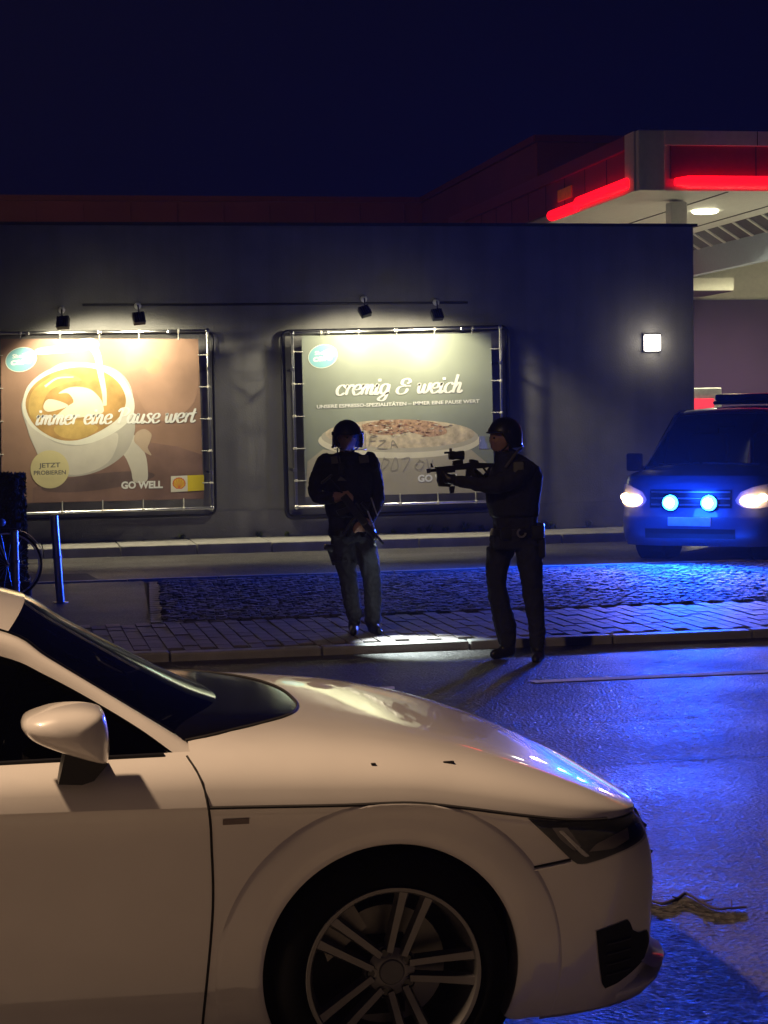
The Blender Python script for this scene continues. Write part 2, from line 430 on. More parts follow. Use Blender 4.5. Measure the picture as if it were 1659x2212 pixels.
# weeds in the joint at the wall foot
M_weed = mat('weed_leaf', (.10, .13, .035), .7, var=.4)
def weed(x, y, z, h, n, seed):
    rr = random.Random(seed); b = MB()
    for i in range(n):
        a = rr.uniform(0, 6.28); r = rr.uniform(.2, 1) * h * .8; hh = h * rr.uniform(.4, 1); w = rr.uniform(.006, .014)
        p0 = Vector((rr.uniform(-.03, .03), rr.uniform(-.01, .01), 0)); p2 = p0 + Vector((math.cos(a)*r, math.sin(a)*r*.4 - .02, hh)); p1 = lerp(p0, p2, .5) + Vector((0, 0, hh*.2))
        s_ = Vector((-math.sin(a), math.cos(a), 0)) * w
        b.add([p0 - s_*.4, p0 + s_*.4, p1 + s_, p1 - s_, p2], [(0, 1, 2, 3), (3, 2, 4)])
    o = b.build('weed', M_weed, None, clean=False); o.location = (x, y, z); return o
weeds = []
for i, (px, h) in enumerate([(560, .06), (715, .07), (735, .10), (905, .05), (925, .09), (960, .06), (1005, .10), (1040, .06), (1182, .09), (1195, .05), (1270, .08), (620, .05), (392, .06), (790, .07), (850, .05)]):
    p = onY(px, 1150, YW - .03)
    o = weed(p.x, YW - .045, .195, h * 1.5, 22, i); weeds.append(o)
WEEDLAB = {}
for i, o in enumerate(sorted(weeds, key=lambda o: o.location.x)):
    tag(o, 'small green weed tuft growing at the foot of the grey wall', 'weed', 'weeds along the foot of the grey wall')

# ------------------------------------------------------------------ red hall far behind
M_red = mat('dark_red_cladding', (0.26, 0.06, 0.05), .6, var=.15, scale=.7)
M_redcap = mat('dark_red_cap', (0.22, 0.04, 0.035), .5)
D1 = 39.0
pc = onY(1160, 293, D1); hz = pc.z
pb = onY(930, 424, D1)            # along the receding edge: find the depth where z = hz
best = min(np.arange(D1, 80, .25), key=lambda Y: abs(onY(930, 427, Y).z - hz)); D2 = float(best)
hall = empty('red_hall', (pc.x, D1, 0)); tag(hall, 'long dark red flat-roofed hall rising behind the grey building', 'building')
HX, HY = pc.x, D1
FWX = onY(1440, 300, D1).x - pc.x
MB().box((FWX/2, 8, hz/2), (FWX, 16, hz)).build('front_wing', M_red, hall)
MB().box((-25.01, D2 - D1 + 8, hz/2), (50, 16, hz)).build('rear_wing', M_red, hall)
MB().box((FWX/2 - .02, -.03, hz - .06), (FWX + .1, .08, .14)).build('roof_edge', M_redcap, hall)
MB().box((-.04, (D2 - D1)/2, hz - .06), (.08, D2 - D1, .14)).build('roof_edge', M_redcap, hall)
MB().box((-25, D2 - D1 - .04, hz - .06), (50, .08, .14)).build('roof_edge', M_redcap, hall)
for i in range(28):
    MB().box((-.5 - i * 1.2, D2 - D1 - .02, hz/2 - .1), (.035, .05, hz - .2)).build('cladding_rib', M_redcap, hall)
# ------------------------------------------------------------------ filling station canopy
M_white = mat('white_panel', (.72, .72, .70), .45, var=.05)
M_redpanel = mat('red_panel', (.27, .05, .035), .35, var=.06)
M_redtube = emit('red_neon', (1.0, 0.003, 0.010), 2.4)
M_ceil = mat('ceiling_panel', (.78, .77, .70), .5, var=.05, scale=1)
YC_ = 31.0
q0 = onY(1388, 413, YC_); q1 = onY(1388, 283, YC_); q2 = onY(1448, 380, YC_)
zb, zt_ = q0.z, q1.z; fh = zt_ - zb; cw = q2.x - q0.x
can = empty('station_canopy', (q0.x, YC_, 0)); tag(can, 'white and red filling station canopy edged with glowing red tubes', 'canopy')
CLX, CLY = 16.0, 14.0
MB().box((CLX/2, CLY/2, zb + fh/2), (CLX - .04, CLY - .04, fh - .06)).build('core', M_white, can)
# fascia frames: top rail, bottom rail, corner
MB().box((CLX/2, -.05, zt_ - .12), (CLX, .14, .24)).build('top_rail', M_white, can)
MB().box((CLX/2, -.05, zb + .03), (CLX, .14, .06)).build('bottom_rail', M_white, can)
MB().box((cw/2 - .12, -.055, zb + fh/2), (cw - .02, .16, fh + .01), bev=.02).build('corner_post', M_white, can)
MB().box((-.07, cw/2 + .02, zb + fh/2), (.14, cw, fh - .004)).build('corner_post', M_white, can)
MB().box((-.05, CLY/2, zt_ - .12), (.14, CLY - .2, .235)).build('top_rail', M_redpanel, can)
MB().box((-.05, CLY/2, zb + .03), (.14, CLY - .2, .055)).build('bottom_rail', M_white, can)
MB().box((cw + 7, -.02, zb + fh*.5), (14, .06, fh * .58)).build('red_band', M_redpanel, can)
MB().box((-.025, cw + 6, zb + fh*.5), (.05, 12, fh * .58)).build('red_band', M_redpanel, can)
def neon(p, q, r, name='neon_tube'):
    MB().tube([p, lerp(p, q, .02), lerp(p, q, .98), q], [r*.6, r, r, r*.6], 12).build(name, M_redtube, can, smooth=True)
zn = zb + .14
neon(Vector((cw + .03, -.16, zn)), Vector((cw + 12, -.16, zn)), .105)
neon(Vector((-.17, cw*.25 + .15, zn + .02)), Vector((-.17, 3.15, zn + .02)), .10)
neon(Vector((-.15, 3.2, zn - .03)), Vector((-.15, 5.0, zn - .03)), .10)
for i in range(1, 9):
    MB().box((cw + i*1.5, -.053, zb + fh*.52), (.014, .012, fh*.56)).build('panel_joint', M_cap, can)
    MB().box((cw + i*1.5, -.122, zt_ - .12), (.014, .008, .236)).build('panel_joint', M_cap, can)
    MB().box((-.052, cw + i*1.3, zb + fh*.5), (.012, .014, fh*.58)).build('panel_joint', M_cap, can)
# thin yellow stripe on the far side panel
MB().box((-.06, 4.35, zb + fh*.46), (.03, .9, .22)).build('yellow_stripe', mat('yellow_panel', (.75, .48, .02), .4), can)
# underside: seams and downlights
for i in range(1, 9):
    MB().box((i * 1.6, CLY/2, zb + .025), (.03, CLY - .5, .016)).build('ceiling_seam', M_cap, can)
M_down = emit('downlight_glass', (1.0, .95, .62), 14.0)
dlp = onZ(1523, 456, zb + .02)
for (x, y) in [(dlp.x - q0.x, dlp.y - YC_), (dlp.x - q0.x + 4, dlp.y - YC_), (dlp.x - q0.x, dlp.y - YC_ + 5.5), (dlp.x - q0.x + 4, dlp.y - YC_ + 5.5)]:
    d_ = empty('downlight', (x, y, zb)); d_.parent = can
    MB().lathe([(.0, -.02), (.21, -.02), (.24, -.005), (.24, .03)], (0, 0, 0), 'Z', 24).build('lens', M_down, d_, smooth=True)
    light('downlight_light', 'SPOT', (x + q0.x, y + YC_, zb - .06), 1600, (1.0, .93, .62), .2, (x + q0.x, y + YC_, 0), 160, .5)
# columns
cp = onY(1461, 450, YC_ + 1.6)
MB().box((cp.x - q0.x, 1.6, zb/2 + .05), (.30, .30, zb - .11), bev=.02).build('column', M_white, can)
MB().box((cp.x - q0.x + 8, 1.6, zb/2 + .05), (.30, .30, zb - .11), bev=.02).build('column', M_white, can)
tag(sheet('forecourt', XR + .5, 60, YW - 4.5, 60, .118, mat('forecourt_concrete', (.45, .44, .40), .7, var=.15, scale=.8)), kind='structure')
# ------------------------------------------------------------------ shop under the canopy
YS = 44.0
M_brown = mat('plum_brown_render', (.045, .018, .055), .8, var=.1, scale=1)
M_cream = mat('cream_panel', (.62, .62, .50), .5, var=.05)
s0 = onY(1490, 648, YS); sz = s0.z
stop = onY(1500, 560, YS).z
shop = empty('station_shop', (s0.x, YS, 0)); tag(shop, 'filling station shop with cream top band above plum brown wall', 'building')
MB().box((6, 2, sz/2), (13, 4, sz)).build('wall', M_brown, shop)
MB().box((6, 2, (sz + stop + 3)/2), (13, 3.9, stop + 3 - sz)).build('cream_band', M_cream, shop)
# box awning on the shop front
a0 = onY(1585, 627, YS - 2.0); a1 = onY(1585, 600, YS - 2.0)
MB().box((a0.x - s0.x - 2.0, -1.0, (a0.z + a1.z)/2), (4.0, 2.0, a1.z - a0.z)).build('awning', M_cream, shop)
MB().box((a0.x - s0.x - 2.0, -1.0, a0.z - .012), (3.98, 1.98, .02)).build('awning_soffit', mat('awning_soffit', (.05, .018, .03), .7), shop)
# sloped louvred roof of the car port in front of the shop, running away from the street
XL = 14.6
def onX(x, y, X):
    d = ray(x, y); return d * (X / d.x) + Vector((0, 0, CAM_H))
bl = onX(1600, 515, XL)        # lower edge of the louvres
zl = bl.z
bw = onX(1600, 572, XL).z       # lower edge of the pale beam
lv = empty('side_roof', (XL, 30, 0)); tag(lv, 'dark slatted side roof with pale blue beam under the station canopy', 'roof')
MB().box((.10, 6, (zl + bw)/2), (.2, 15, zl - bw)).build('beam', mat('pale_blue_beam', (.40, .47, .58), .5, var=.05), lv)
upx, upz = -1.15, .72
M_slat = mat('dark_slat', (.065, .07, .075), .5, var=.2)
ang = math.atan2(upz, upx)
MB().prism([(0, -1.5, zl), (upx, -1.5, zl + upz), (upx + .03, -1.5, zl + upz + .06), (.03, -1.5, zl + .06)], (0, 15, 0)).build('slat_panel', M_slat, lv)
for i in range(20):
    y = -1.3 + i * .75
    MB().prism([(-.02, y, zl - .02), (upx, y, zl + upz - .02), (upx, y, zl + upz), (0, y, zl)], (0, .09, 0)).build('batten', M_white, lv)
# small red and white sign at the wall corner
sp = onY(1500, 890, 34.0); sq = onY(1551, 843, 34.0)
sg = empty('red_sign', ((sp.x + sq.x)/2, 34.0, 0)); tag(sg, 'small glowing red sign with white border at the wall corner', 'sign')
wd, ht = sq.x - sp.x + .25, sq.z - sp.z + .3
MB().box((-.1, .05, (sp.z + sq.z)/2 - .1), (wd + .1, .1, ht), bev=.02).build('border', mat('sign_border', (.6, .62, .58), .5), sg)
MB().box((-.16, -.01, (sp.z + sq.z)/2 - .2), (wd - .10, .03, ht - .2), bev=.008).build('face', emit('red_sign_face', (1.0, .05, .07), .9), sg)
MB().box((-.1, .06, (sp.z - .3)/2), (.1, .08, sp.z - .2)).build('post', M_cap, sg)
# ------------------------------------------------------------------ lit banners in tube frames
M_chrome = mat('galvanised_tube', (.55, .55, .56), .28, metal=1.0, var=.08)
M_black = mat('black_tube', (.015, .015, .018), .45)
M_tie = mat('rubber_tie', (.5, .48, .42), .6)
def print_mat(name, col, rough=.5, var=.06, scale=4): return mat('print_' + name, col, rough, var=var, scale=scale, bump=.06, bscale=7, spec=.35)
GLY = {
 'c': (.66, [[(.62,.76),(.45,.95),(.2,.85),(.08,.5),(.18,.12),(.42,0),(.7,.22)]]),
 'r': (.58, [[(.0,.62),(.15,.93),(.2,.0)], [(.19,.5),(.33,.86),(.5,.95),(.56,.76)]]),
 'e': (.66, [[(.1,.45),(.48,.52),(.58,.78),(.4,.97),(.15,.8),(.08,.4),(.25,.03),(.5,.05),(.72,.27)]]),
 'm': (1.04, [[(.0,.7),(.12,.95),(.12,.0)], [(.12,.45),(.32,.92),(.46,.82),(.46,.0)], [(.46,.45),(.66,.92),(.8,.82),(.79,.15),(.9,.0),(1.06,.24)]]),
 'i': (.38, [[(.0,.7),(.14,.95),(.11,.18),(.22,.0),(.4,.24)], [(.2,1.33),(.21,1.36)]]),
 'g': (.76, [[(.6,.8),(.4,.97),(.12,.8),(.1,.3),(.3,.03),(.55,.3),(.64,.95)], [(.64,.95),(.62,-.25),(.42,-.6),(.1,-.5),(.2,-.25),(.8,.2)]]),
 '&': (1.1, [[(.72,.95),(.92,1.15),(.7,1.42),(.36,1.3),(.34,.95),(.6,.78),(.2,.62),(.1,.25),(.35,-.02),(.75,.1),(.86,.5)], [(.6,.72),(1.05,.74)]]),
 'w': (1.0, [[(.0,.75),(.1,.92),(.12,.3),(.26,.02),(.44,.28),(.5,.9)], [(.5,.9),(.5,.3),(.64,.02),(.84,.32),(.88,.9),(1.02,.86)]]),
 'h': (.74, [[(.14,1.72),(.10,.0)], [(.11,.45),(.33,.92),(.5,.82),(.48,.15),(.6,.0),(.78,.24)]]),
 'n': (.74, [[(.0,.7),(.12,.95),(.11,.0)], [(.12,.45),(.33,.92),(.5,.82),(.48,.15),(.6,.0),(.78,.24)]]),
 'P': (.86, [[(.3,1.5),(.2,.0)], [(-.05,1.2),(.15,1.52),(.6,1.58),(.86,1.28),(.68,.86),(.32,.74)]]),
 'a': (.8, [[(.6,.8),(.4,.97),(.12,.8),(.08,.3),(.28,.03),(.52,.3),(.63,.95)], [(.63,.95),(.58,.18),(.68,.0),(.86,.24)]]),
 'u': (.78, [[(.0,.75),(.12,.95),(.1,.3),(.26,.02),(.5,.3),(.6,.95)], [(.6,.95),(.56,.18),(.66,.0),(.82,.24)]]),
 's': (.6, [[(.52,.82),(.36,.98),(.18,.8),(.3,.55),(.48,.3),(.34,.03),(.06,.12)]]),
 't': (.48, [[(.22,1.42),(.12,.28),(.25,.02),(.48,.24)], [(-.02,.97),(.44,.97)]]),
 ' ': (.5, [])}
def ribbon(mb, pts, to3, w0, w1, depth):
    """calligraphic ribbon; pts 2D, to3(x, z, depth) -> 3D"""
    P = catmull([(p[0], p[1], 0) for p in pts], 7) if len(pts) > 2 else [Vector((p[0], p[1], 0)) for p in pts]
    n = len(P); V = []
    for i, p in enumerate(P):
        d = (P[min(i+1, n-1)] - P[max(i-1, 0)]); d.normalize()
        w = lerp(w0, w1, abs(d.y) ** 1.3) / 2; e = min(i, n-1-i)
        if e == 0 and n > 3: w *= .55
        nrm = Vector((-d.y, d.x, 0)) * w
        V.append(to3(p.x + nrm.x, p.y + nrm.y, depth)); V.append(to3(p.x - nrm.x, p.y - nrm.y, depth))
    mb.add(V, [(2*i, 2*i+1, 2*i+3, 2*i+2) for i in range(n-1)])
def script(mb, s, to3, thick=(.10, .25), shear=.22):
    x = 0; k = 0
    for ch in s:
        adv, strokes = GLY[ch]
        for st in strokes:
            if len(st) == 2 and ch == 'i':
                cx_, cy_ = st[0]; pts = [(cx_ + x + shear*cy_ - .12, cy_), (cx_ + x + shear*cy_ + .12, cy_)]
                ribbon(mb, [(pts[0][0], cy_), ((pts[0][0]+pts[1][0])/2, cy_ + .01), (pts[1][0], cy_)], to3, .26, .26, k)
            else:
                ribbon(mb, [(px + x + shear*py, py) for px, py in st], to3, thick[0], thick[1], k)
            k += 1
        x += adv
    return x
def script_width(s): return sum(GLY[c][0] for c in s)
YPOST = YW - .42                                     # banner plane
class Poster:
    def __init__(s, root, ox, oy, f, y=YPOST):
        s.root = root; s.ox, s.oy, s.f = ox, oy, f; s.y = y; s.n = 0
    def p(s, cx_, cy_, d=0.0):
        w = onY((s.ox + s.f*cx_), (s.oy + s.f*cy_), s.y); return Vector((w.x, s.y - d, w.z)) - s.root.location
    def layer(s):
        s.n += 1; return .002 + .00015 * s.n
    def poly(s, pts, name, m_, smooth=True, closed=True, n=6, d=None):
        d = d or s.layer()
        if smooth: pts = [(q.x, q.y) for q in catmull([(a, b, 0) for a, b in pts], n, True)]
        return MB().flat([s.p(a, b, d) for a, b in pts]).build(name, m_, s.banner)
    def ellipse(s, c, rx, ry, name, m_, rot=0.0, n=40, d=None):
        P = []
        for k in range(n):
            t = 2*math.pi*k/n; a, b = rx*math.cos(t), ry*math.sin(t)
            P.append((c[0] + a*math.cos(rot) - b*math.sin(rot), c[1] + a*math.sin(rot) + b*math.cos(rot)))
        return s.poly(P, name, m_, False, d=d)
    def stroke(s, pts, w, name, m_, taper=None, n=6):
        d = s.layer(); P = catmull([(a, b, 0) for a, b in pts], n); V = []
        for i, p in enumerate(P):
            e = P[min(i+1, len(P)-1)] - P[max(i-1, 0)]; e.normalize()
            ww = (w if taper is None else lerp(w, taper, i/(len(P)-1))) / 2
            V += [s.p(p.x - e.y*ww, p.y + e.x*ww, d), s.p(p.x + e.y*ww, p.y - e.x*ww, d)]
        return MB().add(V, [(2*i, 2*i+1, 2*i+3, 2*i+2) for i in range(len(P)-1)]).build(name, m_, s.banner)
    def text(s, body, c, width, height, name, m_, rise=0.0, off=0.0, d=None):
        """sans lettering fitted into a box (crop pixels) centred at c; rise: px the right end lies higher"""
        V, F = text_mesh(body, 1.0, off); d = d or s.layer()
        xs = [v[0] for v in V]; ys = [v[1] for v in V]; x0, x1, y0, y1 = min(xs), max(xs), min(ys), max(ys)
        W = [s.p(c[0] + ((x - x0)/(x1 - x0) - .5)*width, c[1] - ((y - y0)/(y1 - y0) - .5)*height - ((x - x0)/(x1 - x0) - .5)*rise, d) for x, y in V]
        return MB().add(W, F).build(name, m_, s.banner, clean=False)
    def script(s, body, x0, base, x1, xh, name, m_, rise=0.0, thick=(.10, .235)):
        d = s.layer(); mb = MB(); tw = script_width(body) + .1; k = (x1 - x0) / tw
        def to3(x, z, q): return s.p(x0 + x*k, base - z*xh - rise*(x/tw), d + q*.00003)
        script(mb, body, to3, thick); return mb.build(name, m_, s.banner, clean=False)
def make_frame(P, corners, outer, rounding=True, ties=5):
    """corners: banner corners (TL, TR, BR, BL) in crop px; outer: front tube corners"""
    root = P.root
    n, mm = 14, 12; G = []
    for i in range(mm + 1):
        row = []
        for j in range(n + 1):
            u, v = j/n, i/mm
            a = lerp(Vector((*corners[0], 0)), Vector((*corners[1], 0)), u); b = lerp(Vector((*corners[3], 0)), Vector((*corners[2], 0)), u)
            q = lerp(a, b, v); e = min(u, 1-u, v, 1-v)
            row.append(P.p(q.x, q.y, 0))
        G.append(row)
    P.banner = MB().grid(G).build('banner', P.bgmat, root, smooth=True)
    # hem round the banner, a few millimetres proud
    hem = []
    def pp(c, d=.002): return P.p(c[0], c[1], d)
    front = [P.p(c[0], c[1], .03) for c in outer]
    r = .020
    names = ['top_tube', 'side_tube', 'bottom_tube', 'side_tube']
    for k in range(4):
        a, b = front[k], front[(k+1) % 4]; dd = (b - a).normalized() * .01
        MB().tube([a - dd, b + dd], r, 10).build(names[k], M_chrome, root, smooth=True)
    for c in front:
        MB().ell(c, (.035, .035, .035), 10, 6).build('corner_joint', M_chrome, root, smooth=True)
    # elastic ties between banner eyelets and tube
    cs = [Vector((*c, 0)) for c in corners]; os_ = [Vector((*c, 0)) for c in outer]
    for k in range(4):
        for i in range(ties):
            t = (i + .5) / ties
            a = lerp(cs[k], cs[(k+1) % 4], t); b0, b1_ = os_[k], os_[(k+1) % 4]; ax = 0 if k % 2 == 0 else 1; tt = (a[ax] - b0[ax])/(b1_[ax] - b0[ax]); b = lerp(b0, b1_, tt)
            A, Bp = P.p(a.x, a.y, .006), P.p(b.x, b.y, .03)
            inn = lerp(A, Bp, -.12)
            tb = MB(); tb.tube([inn, A, Bp], .007, 5); tb.ell(Bp, (.028, .028, .028), 8, 5)
            tb.build('tie', M_tie, root)
    return front
def stand_offs(P, pts):
    for (cx_, cy_) in pts:
        a = P.p(cx_, cy_, .03); b = Vector((a.x, YW - root_y(P), a.z))
        MB().tube([a, b], .016, 8).build('stand_off', M_black, P.root, smooth=True)
        MB().box((a.x, a.y, a.z), (.05, .05, .05), bev=.008).build('clamp', M_chrome, P.root)
def root_y(P): return P.root.location.y
def cafe_logo(P, c, rx, ry, rot):
    P.ellipse(c, rx*1.05, ry*1.05, 'logo_rim', print_mat('logo_rim', (.72, .75, .60)), rot)
    P.ellipse(c, rx, ry, 'logo_oval', print_mat('logo_teal', (.22, .46, .50)), rot)
    P.poly([(c[0] + rx*.1, c[1] - ry*.5), (c[0] + rx*.85, c[1] - ry*.75), (c[0] + rx*.95, c[1] - ry*.15), (c[0] + rx*.55, c[1] + ry*.15)], 'logo_highlight', print_mat('logo_light', (.30, .58, .55)), True)
    P.text('Shell', (c[0] - rx*.18, c[1] - ry*.32), rx*.78, ry*.36, 'logo_lettering', print_mat('white', (.80, .79, .72)), rise=rx*.08, off=.02)
    P.text('café', (c[0] - rx*.02, c[1] + ry*.12), rx*1.34, ry*.62, 'logo_lettering', print_mat('white', (.80, .79, .72)), rise=rx*.14, off=.035)
# ---- the brown poster
w = onY(220, 1100, YPOST)
b1 = empty('coffee_billboard', (w.x, YPOST, .26)); tag(b1, 'brown poster with milk pouring into a coffee mug in tube frame', 'billboard')
P = Poster(b1, 0.0, 643.8, .2941)
P.bgmat = print_mat('brown', (.33, .20, .135), var=.22, scale=1.1)
make_frame(P, [(5, 300), (1455, 300), (1497, 1475), (12, 1512)], [(-130, 262), (1520, 240), (1556, 1540), (-110, 1592)])
P.poly([(240, 1400), (600, 1180), (800, 1100), (1100, 1060), (1300, 1090), (1483, 1150), (1494, 1474), (900, 1488), (240, 1503)], 'print_tabletop', print_mat('table', (.24, .145, .11), var=.3, scale=2), False)
P.poly([(930, 330), (1180, 310), (1420, 340), (1430, 760), (1150, 900), (980, 640)], 'print_blur', print_mat('blur', (.36, .22, .15), var=.25, scale=1.5), True)
P.ellipse((1130, 500), 60, 60, 'print_bokeh', print_mat('bokeh', (.38, .25, .15)))
P.ellipse((720, 1350), 420, 60, 'print_shade', print_mat('cup_foot_print', (.15, .10, .085), var=.3, scale=2), -.12)
M_mug = print_mat('mug', (.60, .56, .46)); M_mug2 = print_mat('mug_shade', (.46, .43, .36)); M_rim = print_mat('mug_rim', (.72, .70, .58))
P.poly([(800, 1060), (960, 990), (1060, 1130), (1085, 1260), (1075, 1345), (985, 1350), (960, 1260), (905, 1150), (800, 1100)], 'print_mug_handle', M_mug)
P.poly([(168, 740), (400, 500), (620, 476), (840, 520), (960, 650), (985, 850), (985, 1000), (900, 1160), (700, 1280), (480, 1310), (340, 1230), (260, 1110), (200, 960)], 'print_mug', M_mug2)
P.poly([(200, 900), (400, 1060), (620, 1080), (860, 990), (800, 1200), (560, 1300), (340, 1230), (260, 1110)], 'print_mug_side', M_mug)
P.poly([(165, 780), (210, 640), (350, 530), (560, 476), (760, 500), (900, 590), (975, 720), (985, 830), (930, 920), (800, 1010), (620, 1075), (430, 1060), (260, 970), (185, 880)], 'print_mug_rim', M_rim)
P.poly([(188, 790), (230, 660), (360, 560), (550, 508), (720, 525), (850, 600), (915, 700), (920, 790), (860, 890), (720, 985), (560, 1045), (400, 1030), (250, 930)], 'print_coffee', print_mat('coffee', (.42, .25, .085), var=.25, scale=5))
M_crema = print_mat('crema', (.52, .35, .11), var=.2, scale=6)
P.poly([(215, 850), (230, 700), (340, 600), (480, 555), (600, 600), (500, 620), (370, 680), (310, 790), (300, 900)], 'print_crema', M_crema)
P.poly([(400, 950), (560, 900), (660, 920), (720, 960), (600, 1030), (450, 1020)], 'print_crema', M_crema)
M_milk = print_mat('milk', (.74, .68, .50))
P.poly([(430, 700), (520, 655), (650, 665), (730, 730), (760, 800), (740, 850), (560, 880), (420, 870), (490, 800), (540, 760), (500, 700)], 'print_latte_art', M_milk)
P.poly([(318, 800), (350, 745), (430, 755), (500, 790), (430, 820), (350, 835)], 'print_latte_art', M_milk)
P.stroke([(330, 650), (420, 590), (540, 580)], 18, 'print_crema_line', M_milk, 6)
P.poly([(275, 370), (450, 345), (600, 300), (690, 300), (730, 350), (640, 380), (450, 405), (270, 415)], 'print_jug_spout', print_mat('spout', (.66, .56, .42)))
P.stroke([(660, 330), (715, 420), (740, 560), (765, 690), (770, 790)], 62, 'print_milk_stream', M_milk, 26)
P.poly([(1000, 990), (1060, 962), (1112, 1000), (1100, 1060), (1085, 1100), (1112, 1155), (1060, 1130), (1020, 1090), (985, 1050)], 'print_milk_drop', print_mat('drop', (.50, .38, .27)))
cafe_logo(P, (155, 452), 112, 85, -.28)
P.script('immer eine Pause wert', 258, 932, 1440, 72, 'lettering', print_mat('white', (.80, .79, .72)), rise=20)
P.ellipse((366, 1258), 142, 140, 'badge', print_mat('badge', (.66, .58, .30)))
M_ink = print_mat('ink', (.14, .13, .11))
P.text('JETZT', (364, 1233), 158, 44, 'lettering', M_ink, rise=6, off=.02); P.text('PROBIEREN', (366, 1282), 236, 32, 'lettering', M_ink, rise=6, off=.02)
P.text('GO WELL', (1043, 1372), 306, 56, 'lettering', print_mat('white', (.80, .79, .72)), rise=6, off=.045)
P.poly([(1255, 1308), (1497, 1298), (1500, 1412), (1255, 1426)], 'emblem_panel', print_mat('panel', (.74, .70, .55)), False)
P.poly([(1376, 1303), (1497, 1298), (1500, 1412), (1378, 1420)], 'emblem_yellow', print_mat('yellow', (.72, .56, .03)), False)
def pecten(P, c, r):
    out = []; fan = []
    for k in range(21):
        a = R_(200 - 220*k/20); rr = r * (1 + .03*math.cos(k*math.pi))
        out.append((c[0] + rr*math.cos(a), c[1] - rr*math.sin(a)*.92))
    base = [(c[0] + r*.42, c[1] + r*.82), (c[0] - r*.42, c[1] + r*.82)]
    P.poly(out + base, 'emblem_shell', print_mat('shell_red', (.68, .16, .05)), False)
    inn = [(c[0] + (x - c[0])*.84, c[1] + (y - c[1])*.82) for x, y in out + base]
    P.poly(inn, 'emblem_shell', print_mat('shell_yellow', (.78, .50, .05)), False)
    for k in (4, 7, 10, 13, 16):
        P.stroke([(c[0], c[1] + r*.72), lerp_2((c[0], c[1] + r*.72), out[k], .5), lerp_2((c[0], c[1] + r*.72), out[k], .88)], 4, 'emblem_rib', print_mat('shell_red', (.68, .16, .05)))
def lerp_2(a, b, t): return (a[0] + (b[0]-a[0])*t, a[1] + (b[1]-a[1])*t)
pecten(P, (1315, 1362), 48)
for (a, b) in ((1520, 520), (1545, 1280)): pass
stand_offs(P, [(1528, 520), (1548, 1280), (200, 260), (730, 252), (1240, 246)])
# rear black tube frame behind the brown poster
def rear_frame(P, corners, y, r, m_):
    pts = []
    C = [onY(P.ox + P.f*c[0], P.oy + P.f*c[1], y) for c in corners]
    C = [Vector((c.x, y, c.z)) - P.root.location for c in C]
    for k in range(4):
        p, c, q = C[k-1], C[k], C[(k+1) % 4]; rr = .10
        a = c + (p - c).normalized()*rr; b = c + (q - c).normalized()*rr
        for i in range(5):
            t = i/4; pts.append(a*(1-t)**2 + c*2*t*(1-t) + b*t*t)
    pts.append(pts[0]); MB().tube(pts, r, 10, cap=False).build('rear_frame', m_, P.root, smooth=True)
rear_frame(P, [(-110, 262), (1562, 250), (1585, 1590), (-100, 1640)], YW - .06, .018, M_black)
# ---- the grey-green poster
w = onY(860, 1100, YPOST)
b2 = empty('cappuccino_billboard', (w.x, YPOST, .26)); tag(b2, 'grey-green poster lettered cremig & weich in black tube frame', 'billboard')
P = Poster(b2, 576.0, 643.8, .3677)
P.bgmat = print_mat('greengrey', (.26, .285, .225), var=.12, scale=1.2)
make_frame(P, [(205, 222), (1318, 205), (1338, 1140), (228, 1168)], [(148, 208), (1368, 172), (1385, 1190), (175, 1228)])
M_cream2 = print_mat('cup_cream', (.72, .67, .50)); M_cream3 = print_mat('cup_cream_shade', (.50, .46, .34))
P.poly([(228, 1168), (240, 960), (330, 890), (780, 935), (1200, 890), (1330, 1000), (1338, 1140)], 'print_cup', print_mat('cup_body', (.43, .39, .28), var=.12, scale=2), False)
P.ellipse((780, 838), 478, 104, 'print_saucer', M_cream2)
P.ellipse((782, 815), 462, 92, 'print_rim', M_cream3)
P.ellipse((784, 798), 440, 84, 'print_foam', print_mat('foam', (.56, .47, .32), var=.35, scale=9))
M_cocoa = print_mat('cocoa', (.26, .125, .07), var=.6, scale=16); M_cocoa2 = print_mat('cocoa_thin', (.44, .28, .17), var=.45, scale=22)
P.poly([(560, 745), (700, 718), (860, 715), (1000, 735), (1060, 790), (960, 815), (840, 790), (700, 805), (600, 790)], 'print_cocoa', M_cocoa2)
rr = random.Random(3)
for i in range(90):
    a = rr.uniform(0, 6.28); q = rr.uniform(.15, 1); cx_, cy_ = 800 + 300*q*math.cos(a), 770 + 55*q*math.sin(a)
    P.n = 14 + i % 6
    P.poly([(cx_ + rr.uniform(-20, 20), cy_ + rr.uniform(-6, 6)) for k in range(5)], 'print_cocoa_speck', M_cocoa if i % 3 else M_cream2, True, n=2)
P.n = 20
cafe_logo(P, (330, 342), 84, 66, -.28)
P.script('cremig & weich', 400, 572, 1150, 62, 'lettering', print_mat('white', (.80, .79, .72)), rise=18)
P.text('UNSERE ESPRESSO-SPEZIALITÄTEN – IMMER EINE PAUSE WERT', (772, 620), 956, 26, 'lettering', print_mat('white', (.80, .79, .72)), rise=34, off=.03)
P.text('GO WELL', (1010, 1057), 246, 44, 'lettering', print_mat('white', (.80, .79, .72)), rise=6, off=.045)
